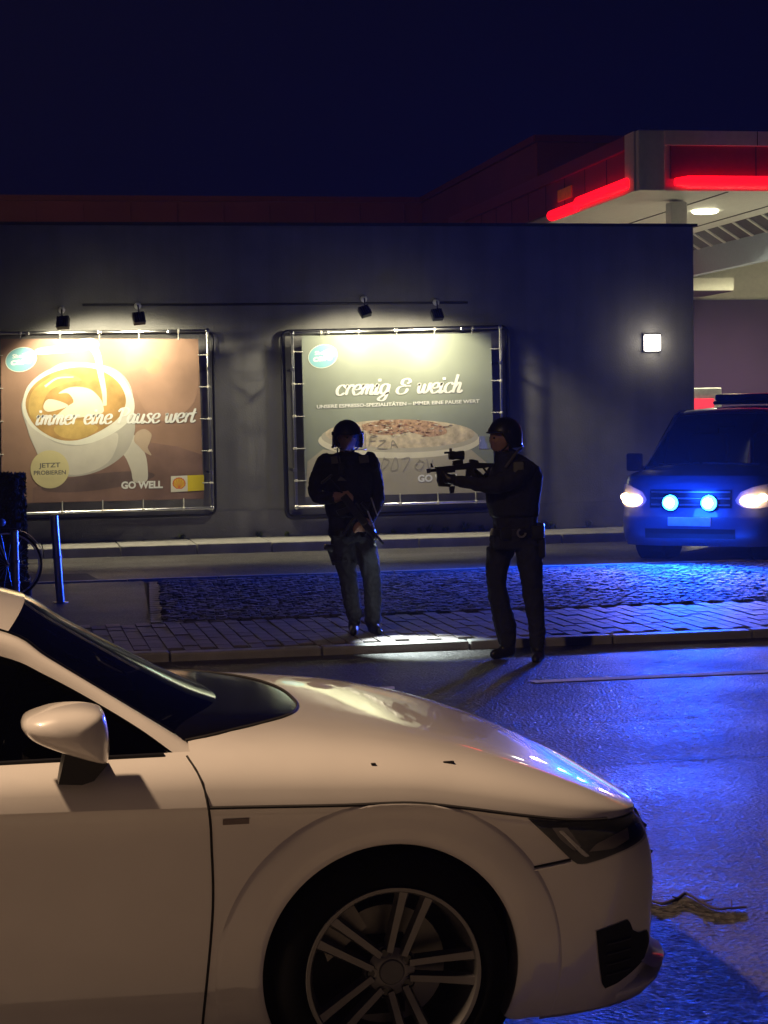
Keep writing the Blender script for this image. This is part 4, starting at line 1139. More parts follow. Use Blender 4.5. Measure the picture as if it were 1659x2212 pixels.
# ------------------------------------------------------------------ police van coming out of the forecourt
M_vpaint = mat('van_silver', (.09, .11, .17), .35, var=.03, coat=.6, metal=.2)
M_vblue = mat('van_blue_stripe', (.01, .06, .35), .4, coat=.5)
VH = R_(180 + 50.0)
VY = 21.9; VX = onY(1468, 1090, VY - .9*.68).x + .9*.75
van = empty('police_van', (VX, VY, .06), VH); van.scale.z = .93; tag(van, 'silver police van with blazing headlights and two blue grille strobes', 'van')
def vp(x, w, z): return Vector((x, w, z))
VXN = [(.20, .84), (.30, .90), (.45, .915), (.58, .91), (.66, .885), (.85, .868), (.98, .845), (1.06, .80), (1.10, .76)]
VW_ = [(.20, .90), (.35, .935), (.55, .945), (.8, .94), (1.06, .925), (1.10, .91)]
def vside(f, g, z):
    xn, W = cinterp(z, VXN), cinterp(z, VW_); return (f*xn, g*W)
vcols = [('x', -3.95), ('x', -3.9), ('x', -3.0), ('x', -2.0), ('x', -1.0), ('x', -.6), ('x', -.45)] + [('x', x) for x in np.arange(-.4, 0, .05)] + [('f', f) for f in np.linspace(0, .8909, 16)] + [('g', g) for g in np.linspace(.8909, 0, 14)[1:]]
zrows = [.22, .30, .38, .45, .52, .585, .59, .62, .70, .80, .90, .98, 1.04, 1.08, 1.10]
def vcol(c, s):
    out = []
    for z in zrows:
        xn, W = cinterp(z, VXN), cinterp(z, VW_); k, a = c
        if k == 'x': x, w = a, W
        elif k == 'f': x, w = a*xn, W*(1 - a**6)**(1/6)
        else: x, w = xn*(1 - a**6)**(1/6), W*a
        out.append(vp(x, s*w, z))
    return out
nb = 6
for s in (1, -1):
    G = [vcol(c, s) for c in vcols]
    b = MB(); up_ = [r[nb:] for r in G]; lo_ = [r[:nb+1] for r in G]
    for nm, GG, mm in (('side_panel', up_, M_vpaint), ('lower_panel', lo_, M_vpaint)):
        me = MB().grid(GG).build(nm, mm, van, smooth=True, angle=45)
        bm = bmesh.new(); bm.from_mesh(me.data)
        bmesh.ops.delete(bm, geom=[f for f in bm.faces if any(math.hypot(f.calc_center_median().x - ax, f.calc_center_median().z - .33) < .37 for ax in (0, -3.0))], context='FACES')
        bm.to_mesh(me.data); bm.free()
    # upper side with window openings as glass laid just outside
    G = []
    for x in (-3.95, -3.0, -2.0, -1.2, -.75, -.62):
        G.append([vp(x, s*w, z) for w, z in ((.91, 1.10), (.90, 1.2), (.86, 1.45), (.80, 1.75), (.745, 1.86), (.68, 1.92))])
    MB().grid(G).build('upper_side', M_vpaint, van, smooth=True)
    G = []
    pill = [(.10, .90, 1.115), (-.02, .885, 1.22), (-.25, .83, 1.45), (-.5, .77, 1.70), (-.62, .745, 1.86)]
    scr_e = [(.16, .82, 1.20), (.06, .80, 1.29), (-.18, .755, 1.50), (-.42, .71, 1.70), (-.57, .67, 1.84)]
    MB().grid([[vp(a[0], s*a[1], a[2]), vp((a[0]+b_[0])/2, s*((a[1]+b_[1])/2 + .012), (a[2]+b_[2])/2 + .01), vp(b_[0], s*b_[1], b_[2])] for a, b_ in zip(pill, scr_e)]).build('windscreen_pillar', M_vpaint, van, smooth=True)
    # front door glass between pillar and upper side
    MB().flat([vp(.08, s*.905, 1.12), vp(-.60, s*.75, 1.85), vp(-.62, s*.91, 1.11)]).build('door_window', M_side, van)
    MB().flat([vp(-.80, s*.888, 1.28), vp(-.80, s*.815, 1.74), vp(-1.9, s*.815, 1.74), vp(-1.9, s*.888, 1.28)]).build('side_window', M_side, van)
    MB().flat([vp(-2.0, s*.888, 1.28), vp(-2.0, s*.815, 1.74), vp(-3.6, s*.815, 1.74), vp(-3.6, s*.888, 1.28)]).build('side_window', M_side, van)
    MB().flat([vp(-.5, s*.947, .72), vp(-3.9, s*.947, .72), vp(-3.9, s*.937, .98), vp(-.5, s*.937, .98)]).build('blue_stripe', M_vblue, van)
    # mirror
    mr = empty('door_mirror', (-.02, s*1.04, 1.22)); mr.parent = van
    MB().box((0, 0, .03), (.10, .20, .24), bev=.03).build('housing', M_plast, mr, smooth=True)
    MB().tube([(-.01, -s*.05, -.03), (-.02, -s*.14, -.06)], .025, 8).build('arm', M_plast, mr)
# hood
G = []
for x, zc, zs in ((.84, 1.015, .99), (.80, 1.06, 1.035), (.70, 1.10, 1.07), (.5, 1.155, 1.11), (.30, 1.205, 1.13), (.12, 1.235, 1.14)):
    row = []
    for n in np.linspace(-1, 1, 17):
        wmax = cinterp(x, [(.12, .90), (.3, .90), (.5, .885), (.7, .84), (.8, .74), (.84, .62)])
        row.append(vp(x - .05*n*n*(1 if x > .6 else .3), wmax*n, lerp(zc, zs, abs(n)**3)))
    G.append(row)
MB().grid(G).build('hood', M_vpaint, van, smooth=True)
# windscreen and roof
def scr_row(t, n=13):
    e = [catmull([vp(*p) for p in scr_e], 4)]
    a = e[0][min(int(round(t*16)), 16)]; row = []
    for k in range(n):
        q = k/(n-1); bul = 1 - (2*q - 1)**2; row.append(vp(a.x + .11*bul*(1 - .4*t), lerp(a.y, -a.y, q), a.z + .03*bul))
    return row
MB().grid([scr_row(t) for t in np.linspace(0, 1, 9)]).build('windscreen', glass('van_glass', (.25, .27, .3)), van, smooth=True)
G = []
for x, z in ((-.57, 1.84), (-.66, 1.885), (-.85, 1.915), (-1.4, 1.935), (-3.0, 1.935), (-3.9, 1.90), (-3.95, 1.86)):
    G.append([vp(x + .06*(1 - n*n)*(1 if x > -.8 else 0), .69*n, z + .04*(1 - n*n)) for n in np.linspace(-1, 1, 11)])
MB().grid(G).build('roof', M_vpaint, van, smooth=True)
MB().box((-3.93, 0, 1.1), (.04, 1.7, 1.6)).build('tailgate', M_vpaint, van)
MB().box((-1.6, 0, .42), (4.2, 1.72, .36)).build('underbody', M_dark, van)
MB().box((-1.0, 0, .85), (1.4, 1.7, .5)).build('cabin_floor', M_int if 'M_int' in globals() else M_dark, van)
for w in (.42, -.42):
    MB().box((-.95, w, 1.30), (.16, .5, .62), bev=.06).build('front_seat', M_dark, van, smooth=True)
    MB().box((-.97, w, 1.66), (.10, .26, .16), bev=.04).build('headrest', M_dark, van, smooth=True)
# grille, bumper details
G = [[vp(cinterp(z, VXN)*(1 - (abs(w)/.93)**6)**(1/6) + .008, w, z) for w in np.linspace(-.50, .50, 15)] for z in (.70, .78, .86, .93)]
MB().grid(G).build('grille', M_trim, van)
for z in (.74, .82, .90):
    MB().tube([vp(cinterp(z, VXN)*(1 - (abs(w)/.93)**6)**(1/6) + .016, w, z) for w in np.linspace(-.48, .48, 13)], .011, 6).build('grille_bar', mat('grille_chrome', (.4, .4, .42), .3, metal=.9), van)
G = [[vp(cinterp(z, VXN)*(1 - (abs(w)/.935)**6)**(1/6) + .006, w, z) for w in np.linspace(-.55, .55, 13)] for z in (.32, .38, .44)]
MB().grid(G).build('lower_grille', M_trim, van)
MB().box((.925, 0, .53), (.02, .52, .11), bev=.004).build('number_plate', mat('plate_white', (.6, .6, .58), .5), van)
M_head = emit('headlight_glow', (1.0, .62, .30), 14.0)
M_strobe = emit('strobe_glow', (.02, .40, 1.0), 28.0)
for s in (1, -1):
    h = empty('headlight', (0, 0, 0)); h.parent = van
    def hp(w, z, d=.012):
        W = cinterp(z, VW_); n = min(.998, abs(w)/W); return vp(cinterp(z, VXN)*(1 - n**6)**(1/6) + d, s*(w + (d if n > .9 else 0)), z)
    lo = [(.56, .76), (.62, .715), (.72, .70), (.82, .70), (.90, .72), (.925, .76)]; hi = [(.54, .80), (.60, .90), (.72, .955), (.82, .985), (.90, 1.0), (.925, .96)]
    G = [[hp(lerp(a[0], b_[0], t), lerp(a[1], b_[1], t)) for t in (0, .25, .5, .75, 1)] for a, b_ in zip(lo, hi)]
    MB().grid(G).build('lens', mat('lamp_lens_grey', (.5, .5, .5), .2), h, smooth=True)
    c = hp(.72, .79, .02); MB().ell(c, (.05, .135, .075), 16, 8).build('main_beam', M_head, h, smooth=True)
    c2 = hp(.84, .83, .02); MB().ell(c2, (.05, .06, .05), 14, 8).build('side_beam', M_head, h, smooth=True)
    st = empty('strobe', (.91, s*.235, .765)); st.parent = van
    MB().lathe([(.0, .04), (.065, .034), (.092, .014), (.097, -.03)], (0, 0, 0), 'X', 24).build('lens', M_strobe, st, smooth=True)
    MB().ell((.036, 0, 0), (.014, .062, .062), 14, 8).build('bulb', emit('strobe_core', (.75, .97, 1.0), 25.0), st, smooth=True)
    MB().lathe([(.098, .012), (.108, .010), (.108, -.04)], (0, 0, 0), 'X', 24).build('bezel', M_trim, st, smooth=True)
def vworld(x, w, z): return Vector((VX, VY, .06)) + Matrix.Rotation(VH, 3, 'Z') @ Vector((x, w, z*.93))
for s in (1, -1):
    light('headlight_light', 'SPOT', vworld(1.02, s*.74, .82), 90, (1.0, .66, .5), .07, vworld(9, s*.74 - .2, .0), 80, .9)
    light('strobe_light', 'SPOT', vworld(1.06, s*.235, .80), 1550, (.006, .07, 1.0), .07, vworld(6, s*.235, .35), 168, .7)
light('strobe_glow', 'POINT', vworld(1.35, 0, .95), 70, (.006, .06, 1.0), .15)  # added blue light ahead of the grille to tint the van front
# wheels
for ax in (0, -3.0):
    for s in (1, -1):
        r = empty('wheel', (ax, s*.80, .335)); r.parent = van
        MB().lathe([(.20, s*.10), (.24, s*.115), (.30, s*.10), (.33, s*.07), (.335, 0), (.33, -s*.08), (.28, -s*.11), (.20, -s*.10)], (0, 0, 0), 'Y', 36).build('tyre', M_tyre, r, smooth=True)
        MB().lathe([(.0, s*.05), (.08, s*.06), (.17, s*.05), (.20, s*.10), (.21, s*.09)], (0, 0, 0), 'Y', 24).build('rim', M_alloy, r, smooth=True)
        MB().lathe([(.37, s*.10), (.40, -s*.25), (.0, -s*.26)], (0, 0, 0), 'Y', 20).build('wheel_housing', M_dark, r)
for s, a, b_ in ((1, -.05, .62), (-1, -.70, -.10)):
    MB().tube([vp(.30 - .10*abs(w), w, 1.245 - .03*abs(w)) for w in np.linspace(a, b_, 6)], .012, 6).build('wiper', M_plast, van)
MB().box((-.42, 0, 1.72), (.03, .22, .07), bev=.01).build('inner_mirror', M_plast, van)
# roof light bar
lb = empty('light_bar', (-1.35, .05, 1.985)); lb.parent = van
MB().box((0, 0, .03), (.30, 1.0, .05), bev=.02).build('base', M_plast, lb)
MB().box((0, 0, .10), (.26, .97, .10), bev=.035).build('dome', mat('blue_dome', (.01, .03, .30), .2, coat=.8), lb, smooth=True)
# ------------------------------------------------------------------ two officers
M_cloth = mat('navy_cloth', (.014, .016, .028), .85, var=.3, scale=14, bump=.5, bscale=16)
M_trou = mat('navy_trousers_lit', (.028, .03, .042), .85, var=.3, scale=9, bump=.6, bscale=13)  # lighter than the jacket: light on the legs is put into the colour
M_vest = mat('navy_vest', (.012, .014, .022), .8, var=.25, scale=20, bump=.4, bscale=30)
M_skin = mat('skin', (.42, .24, .17), .55, var=.12, scale=15)
M_boot = mat('boot_leather', (.012, .011, .011), .4, var=.2)
M_helm = mat('helmet_shell', (.012, .013, .02), .38, var=.1)
M_gun = mat('gun_black', (.018, .018, .020), .34, var=.15)
M_visor = glass('clear_visor', (.95, .96, .97))
_n = M_visor.node_tree.nodes; _l = M_visor.node_tree.links; _m = [k for k in _n if k.type == 'MIX_SHADER'][0]
_d = _n.new('ShaderNodeBsdfTranslucent'); _d.inputs[0].default_value = (.8, .85, .9, 1); _m2 = _n.new('ShaderNodeMixShader'); _m2.inputs[0].default_value = .12
_l.new(_m.outputs[0], _m2.inputs[1]); _l.new(_d.outputs[0], _m2.inputs[2]); _l.new(_m2.outputs[0], _n['Material Output'].inputs['Surface'])
M_strap = mat('strap_web', (.30, .31, .33), .7)
M_patch = mat('badge_patch', (.16, .16, .12), .8)
def remesh(mb, name, parent, voxel, mats, zone, smooth_it=6, fold=.017):
    """fuse closed pieces to one skin; zone(p) -> material index"""
    me = bpy.data.meshes.new(name); me.from_pydata(mb.v, [], mb.f); me.update()
    bm = bmesh.new(); bm.from_mesh(me); bmesh.ops.recalc_face_normals(bm, faces=bm.faces); bm.to_mesh(me); bm.free()
    o = bpy.data.objects.new(name, me); COL.objects.link(o)
    md = o.modifiers.new('r', 'REMESH'); md.mode = 'VOXEL'; md.voxel_size = voxel
    sm = o.modifiers.new('s', 'SMOOTH'); sm.iterations = smooth_it; sm.factor = .5
    bpy.context.view_layer.update()
    me2 = bpy.data.meshes.new_from_object(o.evaluated_get(bpy.context.evaluated_depsgraph_get()))
    o.modifiers.clear(); o.data = me2; bpy.data.meshes.remove(me); me2.name = name
    for m_ in mats: me2.materials.append(m_)
    if fold:
        from mathutils import noise
        N = len(me2.vertices); co = np.empty(N*3, 'f'); no = np.empty(N*3, 'f')
        me2.vertices.foreach_get('co', co); me2.vertices.foreach_get('normal', no); co = co.reshape(-1, 3); no = no.reshape(-1, 3); am = np.zeros((N, 1), 'f')
        for k in range(N):
            c = Vector(co[k])
            if zone(c) in (0, 3):
                q = Vector((c.x*13, c.y*13, c.z*7 + 2.5*noise.noise(c*5)))
                am[k, 0] = fold*(abs(noise.noise(q)) - .25) + fold*.35*noise.noise(c*34)
        me2.vertices.foreach_set('co', (co + no*am).ravel()); me2.update()
    for p in me2.polygons:
        p.use_smooth = True; p.material_index = zone(p.center)
    o.parent = parent; return o
def limb(mb, pts, n=14):
    """pts: (x, y, z, ra, rb); smooth chain of ellipse rings with round ends"""
    C = catmull([(p[0], p[1], p[2]) for p in pts], 5); k = len(pts) - 1
    rs = []
    for i in range(len(C)):
        t = i/5; j = min(int(t), k-1); u = t - j
        rs.append((lerp(pts[j][3], pts[j+1][3], u), lerp(pts[j][4], pts[j+1][4], u)))
    mb.tube(C, rs, n)
    for q, r in ((C[0], rs[0]), (C[-1], rs[-1])):
        mb.ell(q, (min(r)*.98,)*3, 10, 8)
def torso(mb, rings, n=20):
    """rings (x, y, z, rx, ry): horizontal super-ellipses"""
    V = []; F = []
    for (x, y, z, rx, ry) in rings:
        for k in range(n):
            t = 2*math.pi*k/n; c, s = math.cos(t), math.sin(t)
            V.append((x + rx*math.copysign(abs(c)**.8, c), y + ry*math.copysign(abs(s)**.8, s), z))
    m_ = len(rings)
    for i in range(m_-1):
        for k in range(n): F.append((i*n+k, i*n+(k+1) % n, (i+1)*n+(k+1) % n, (i+1)*n+k))
    F.append(tuple(range(n))[::-1]); F.append(tuple(range((m_-1)*n, m_*n))); mb.add(V, F)
def finger(mb, pts, r):
    mb.tube(catmull(pts, 3), [r]*(3*(len(pts)-1)+1), 8); mb.ell(pts[-1], (r, r, r), 8, 6)
def hand(mb, wrist, palm, fdir, curl, side, size=1.0):
    """fist-like gripping hand: palm centre, finger direction, curl direction, side = thumb side vector"""
    w, p, f, c, s = Vector(wrist), Vector(palm), Vector(fdir).normalized(), Vector(curl).normalized(), Vector(side).normalized()
    mb.tube([w, lerp(w, p, .6), p + f*.03*size], [(.028, .030), (.038*size, .030), (.040*size, .022)], 10)
    mb.ell(p, (.042*size, .040*size, .042*size), 10, 8)
    for i, ln in enumerate((.82, 1.0, .95, .75)):
        o = p + s*((1.5 - i)*.021*size) + f*.035*size
        L_ = .032*ln*size
        finger(mb, [o - f*.012, o + f*L_, o + f*L_*1.25 + c*L_*.9, o + f*L_*.6 + c*L_*1.75], .0098*size)
    th = p + s*.036*size
    finger(mb, [th, th + s*.018 + f*.02*size + c*.01, th + s*.010 + f*.045*size + c*.03], .0115*size)
def head(mb, c, fwd, side, h=.225):
    """face with brow, nose, lips, chin and ears; c = centre of head"""
    f, s, u = Vector(fwd).normalized(), Vector(side).normalized(), Vector((0, 0, 1)); c = Vector(c)
    rot = Matrix((f, s, u)).transposed()
    E_ = lambda a, b, d, r: mb.ell(c + f*a + s*b + u*d, r, 12, 10, rot)
    E_(-.012, 0, .025, (.098, .076, .092)); E_(.012, 0, -.03, (.078, .064, .085)); E_(.048, 0, -.082, (.034, .036, .030))
    E_(.080, 0, .022, (.018, .052, .016)); E_(.092, 0, -.018, (.022, .015, .028)); E_(.084, 0, -.055, (.016, .026, .010)); E_(.082, 0, -.068, (.015, .023, .010))
    for q in (-1, 1): E_(.066, q*.034, -.024, (.026, .022, .022)); E_(-.01, q*.076, -.01, (.024, .010, .032))
    limb(mb, [(*(c - u*.05 - f*.012), .056, .056), (*(c - u*.16 - f*.025), .062, .062)])
def eyes(parent, c, fwd, side):
    f, s, u = Vector(fwd).normalized(), Vector(side).normalized(), Vector((0, 0, 1)); c = Vector(c)
    for q in (-1, 1):
        MB().ell(c + f*.084 + s*q*.032 + u*.002, (.010, .012, .008), 8, 6).build('eye', mat('eye_dark', (.03, .025, .02), .2), parent, smooth=True)
def helmet(parent, c, fwd, side, r=.142):
    """open-face ballistic helmet: shell lower at ears and nape than over the brow"""
    f, s, u = Vector(fwd).normalized(), Vector(side).normalized(), Vector((0, 0, 1)); c = Vector(c)
    V = []; F = []; n, m_ = 32, 10
    for j in range(m_+1):
        for k in range(n):
            t = 2*math.pi*k/n; ct, st = math.cos(t), math.sin(t)
            low = .022 if ct > .5 else (.022 - .115*min(1, (.5 - ct)/.4))
            top = .128; ph = j/m_
            z = lerp(top, low, ph**1.25); rr = math.sqrt(max(0, 1 - max(0, (z + .01)/.14)**2)) if z > -.01 else 1.0
            rr = min(rr, 1)
            V.append(c + f*(r*.98*rr*ct - .005) + s*(r*.86*rr*st) + u*z)
    for j in range(m_):
        for k in range(n): F.append((j*n+k, j*n+(k+1) % n, (j+1)*n+(k+1) % n, (j+1)*n+k))
    b = MB().add(V, F); o = b.build('helmet', M_helm, parent, smooth=True)
    sd = o.modifiers.new('t', 'SOLIDIFY'); sd.thickness = .012
    rim = [V[m_*n + k] for k in range(n)] + [V[m_*n]]
    MB().tube(rim, .008, 6, cap=False).build('rim', M_plast, o, smooth=True)
    for q in (-1, 1):
        MB().box(c + f*.01 + s*q*.122 + u*.02, (.03, .02, .03), bev=.006).build('rail', M_plast, o)
    for q in (-1, 1):
        MB().tube(catmull([c + s*q*.10 - u*.06, c + s*q*.075 + f*.03 - u*.10, c + f*.05 - u*.132], 4), .007, 6).build('chin_strap', M_plast, o)
    return o
# ================= officer facing the road (left of the two)
OL = onZ(774, 1368, .068)
pa = empty('person', OL); tag(pa, 'officer in dark uniform and helmet standing frontally with weapon held across the chest', 'person')
K = .2328/FPX*(OL - Vector((0, 0, CAM_H))).dot(C_F)
def A(cx_, cy_, y=0.0): return Vector(((cx_ - 590)*K, y, (2092 - cy_)*K))
def Lb(cx_, cy_, y, ra, rb): a = A(cx_, cy_, y); return (a.x, a.y, a.z, ra, rb)
mb = MB()
HC = A(515, 272, -.03); FW = Vector((.16, -1, -.06)); SD = Vector((1, .16, 0))
head(mb, HC, FW, SD)
torso(mb, [(*A(545, 1235), .155, .115), (*A(545, 1170), .190, .130), (*A(545, 1080), .188, .128), (*A(535, 980), .190, .128), (*A(528, 850), .200, .135), (*A(522, 700), .212, .138), (*A(518, 580), .215, .130), (*A(516, 500), .200, .112), (*A(515, 450), .150, .090), (*A(515, 415), .085, .075)])
# legs
limb(mb, [Lb(450, 1215, .0, .092, .100), Lb(470, 1400, -.015, .086, .092), Lb(505, 1590, -.02, .076, .082), Lb(530, 1750, .0, .070, .076), Lb(552, 1900, .0, .064, .068), Lb(560, 1990, .01, .052, .056)])
limb(mb, [Lb(650, 1215, .0, .092, .100), Lb(688, 1400, -.03, .090, .094), Lb(716, 1590, -.05, .078, .080), Lb(728, 1750, -.03, .074, .078), Lb(730, 1900, -.01, .070, .074), Lb(728, 1985, .0, .068, .072)])
# boots
limb(mb, [Lb(560, 1970, .02, .050, .054), Lb(548, 2040, .02, .045, .050)]); limb(mb, [Lb(558, 2050, .04, .042, .044), Lb(535, 2056, -.06, .046, .034), Lb(515, 2064, -.14, .040, .028)])
limb(mb, [Lb(728, 1970, .01, .050, .054), Lb(732, 2040, .0, .046, .050)]); limb(mb, [Lb(728, 2050, .03, .042, .044), Lb(742, 2056, -.08, .046, .036), Lb(752, 2066, -.17, .040, .028)])
# arms: his right (picture left) bent to the pistol grip, his left reaching down to the fore end
limb(mb, [Lb(310, 490, .0, .070, .074), Lb(240, 620, .02, .062, .066), Lb(205, 760, .0, .056, .060), Lb(230, 815, -.05, .054, .056), Lb(310, 825, -.13, .052, .054), Lb(385, 812, -.20, .040, .042)])
limb(mb, [Lb(725, 490, .0, .070, .074), Lb(772, 620, .02, .062, .066), Lb(795, 770, .0, .056, .060), Lb(770, 880, -.06, .056, .058), Lb(700, 1000, -.14, .048, .050), Lb(640, 1070, -.19, .038, .040)])
hand(mb, A(385, 812, -.20), A(432, 806, -.225), (.75, -.45, -.25), (.1, .5, -.8), (.3, -.2, .9))
hand(mb, A(640, 1070, -.19), A(600, 1095, -.215), (-.75, -.4, -.2), (-.1, .6, .75), (.5, -.2, .7))
hz_ = A(0, 420).z; b_z = A(0, 1990).z
def zoneA(p):
    if p.z > HC.z - .115 and (p - HC).length < .20: return 1
    if (p - A(432, 806, -.225)).length < .085 or (p - A(600, 1095, -.215)).length < .085: return 1
    if p.z < b_z: return 2
    return 3 if p.z < A(0, 1150).z else 0
body = remesh(mb, 'body', pa, .011, [M_cloth, M_skin, M_boot, M_trou], zoneA)
eyes(pa, HC, FW, SD)
hm = helmet(pa, HC + Vector((0, .005, .012)), FW, SD)
# visor: clear plate hinged at the brow
def visor(parent, c, fwd, side, r, z0, z1, spread, push=0.0):
    f, s, u = Vector(fwd).normalized(), Vector(side).normalized(), Vector((0, 0, 1)); G = []
    for z in np.linspace(z0, z1, 5):
        G.append([Vector(c) + f*(r*math.cos(t) + push*(z0 - z)) + s*(r*math.sin(t)) + u*z for t in np.linspace(-spread, spread, 15)])
    o = MB().grid(G).build('visor', M_visor, parent, smooth=True)
    e = [q for q in G[-1]]; MB().tube(e, .003, 5).build('visor_edge', mat('visor_edge', (.35, .38, .42), .3), parent)
    return o
visor(hm, HC, FW, SD, .150, .03, -.095, 1.15)
# protective vest with shoulder straps
vest = MB(); torso(vest, [(*A(540, 1010), .196, .146), (*A(530, 900), .205, .156), (*A(522, 760), .208, .162), (*A(520, 640), .200, .158), (*A(520, 540), .165, .140), (*A(518, 470), .120, .110)]); vo_ = remesh(vest, 'vest', pa, .014, [M_vest], lambda p: 0, 3, .008)
for (x0, x1) in ((340, 425), (600, 690)):
    MB().prism([A(x0, 462, -.125), A(x1, 452, -.115), A(x1 - 4, 505, -.160), A(x0 - 2, 512, -.165)], (0, .02, .012)).build('shoulder_patch', M_patch, vo_)
for (x, y, w_, h_) in ((420, 930, 90, 120), (530, 935, 80, 120), (640, 920, 80, 110)):
    MB().box(A(x, y, -.175), (w_*K, .045, h_*K), bev=.01).build('pouch', M_vest, vo_, smooth=True)
MB().prism([A(385, 665, -.175), A(415, 625, -.172), A(470, 668, -.175)], (0, -.006, 0)).build('name_patch', M_patch, vo_)
MB().box(A(430, 560, -.165), (.05, .04, .10), bev=.01).build('radio', M_plast, vo_, smooth=True)
MB().tube([A(415, 540, -.17), A(400, 460, -.15), A(405, 372, -.10)], .006, 6).build('radio_cord', M_plast, vo_)
# belt, holster
bt = MB(); torso(bt, [(*A(545, 1165), .197, .138), (*A(545, 1125), .196, .137)]); bo = bt.build('belt', M_boot, pa, smooth=True)
for (x, y) in ((430, 1150), (510, 1150), (640, 1150)): MB().box(A(x, y, -.145), (.06, .03, .07), bev=.008).build('pouch', M_vest, bo, smooth=True)
hol = MB(); hol.prism([A(300, 1270, -.05), A(385, 1250, -.05), A(420, 1420, -.05), A(360, 1450, -.05)], (0, .06, 0)); ho = hol.build('holster', M_plast, pa)
MB().box(A(322, 1285, -.03), (.075, .05, .05), rot=Euler((0, .3, 0)).to_matrix(), bev=.012).build('pistol_grip', mat('grip_gloss', (.03, .03, .035), .22), ho, smooth=True)
MB().tube([A(345, 1400, -.055), A(430, 1395, -.105), A(540, 1405, -.08)], .012, 6).build('thigh_strap', M_plast, ho)
# submachine gun hanging across the chest, barrel down to the right
def gun_short(root):
    # local frame: x along barrel, z up of the gun
    MB().box((0, 0, 0), (.30, .038, .062), bev=.006).build('receiver', M_gun, root)
    MB().box((.215, 0, -.006), (.17, .046, .055), bev=.012).build('handguard', M_gun, root)
    MB().tube([(.29, 0, .012), (.36, 0, .012)], .011, 10).build('barrel', M_gun, root, smooth=True)
    MB().prism([(-.06, -.014, -.03), (-.01, -.014, -.03), (-.045, -.014, -.125), (-.09, -.014, -.12)], (0, .028, 0)).build('pistol_grip', M_gun, root)
    MB().tube(catmull([(.05, 0, -.03), (.065, 0, -.11), (.10, 0, -.19)], 4), [(.013, .022)]*9, 8).build('magazine', M_gun, root, smooth=True)
    MB().tube([(-.15, .014, .012), (-.33, .014, .0)], .008, 6).build('stock_rod', M_gun, root); MB().box((-.335, 0, -.02), (.02, .035, .11), bev=.006).build('butt_plate', M_gun, root)
    MB().box((.02, 0, .045), (.12, .02, .022), bev=.004).build('rail', M_gun, root); MB().lathe([(.0, -.04), (.018, -.04), (.021, .0), (.019, .04), (.0, .04)], (.03, 0, .078), 'X', 14).build('sight', M_gun, root, smooth=True)
    lt = empty('weapon_light', (.27, 0, -.048)); lt.parent = root
    MB().lathe([(.0, -.06), (.015, -.06), (.015, .03), (.022, .045), (.022, .062)], (0, 0, 0), 'X', 14).build('tube', M_gun, lt, smooth=True)
    MB().lathe([(.0, .0605), (.0205, .0605)], (0, 0, 0), 'X', 14).build('lens', emit('weapon_light_glow', (.85, 1.0, 1.0), 60), lt)
ga, gb = A(420, 800, -.255), A(690, 1150, -.255)
g1 = empty('submachine_gun', OL + lerp(ga, gb, .38)); tag(g1, 'short black submachine gun with lit lamp held across the chest of the facing officer', 'weapon')
d = (gb - ga).normalized()
X = d; Yv = Vector((0, 1, 0)); Yv = (Yv - X*Yv.dot(X)).normalized(); Z = X.cross(Yv)
g1.matrix_world = Matrix.Translation(OL + lerp(ga, gb, .38)) @ Matrix((X, Yv, Z)).transposed().to_4x4()
gun_short(g1)
# carrying sling
for st in ([A(690, 825, -.20), A(742, 990, -.21), A(832, 868, -.12)], [A(645, 945, -.25), A(702, 1112, -.25)]):
    MB().tube(st, (.006, .011) if False else .0075, 6).build('sling', M_strap, None)
sl = [o for o in bpy.data.objects if o.name.startswith('sling')]
for o in sl: o.parent = g1; o.matrix_parent_inverse = g1.matrix_world.inverted() @ Matrix.Translation(OL)
# pool of the weapon lamp on the pavement
lp = OL + lerp(ga, gb, 1.03) + Vector((.0, -.03, -.02)); tgt = onZ(890, 1386, .06)
light('weapon_lamp_light', 'SPOT', lp, 560, (.86, 1.0, .95), .015, tgt, 62, 1.0)
# ================= officer aiming (right of the two)
OR_ = onZ(1116.6, 1423, 0)
pb_ = empty('person', OR_); tag(pb_, 'officer in dark uniform and helmet standing sideways and aiming a rifle', 'person')
K2 = .2543/FPX*(OR_ - Vector((0, 0, CAM_H))).dot(C_F)
def Bq(cx_, cy_, y=0.0): return Vector(((cx_ - 820)*K2, y, (2132 - cy_)*K2))
def Lc(cx_, cy_, y, ra, rb): a = Bq(cx_, cy_, y); return (a.x, a.y, a.z, ra, rb)
mb = MB(); HC2 = Bq(712, 252, -.02); FW2 = Vector((-1, -.20, -.05)); SD2 = Vector((.2, -1, 0))
head(mb, HC2, FW2, SD2)
torso(mb, [(*Bq(805, 1190), .175, .170), (*Bq(820, 1110), .188, .178), (*Bq(825, 1010), .165, .170), (*Bq(815, 930), .165, .168), (*Bq(805, 820), .182, .175), (*Bq(808, 700), .195, .190), (*Bq(828, 580), .190, .205), (*Bq(830, 500), .165, .195), (*Bq(800, 430), .105, .130), (*Bq(770, 390), .075, .080)])
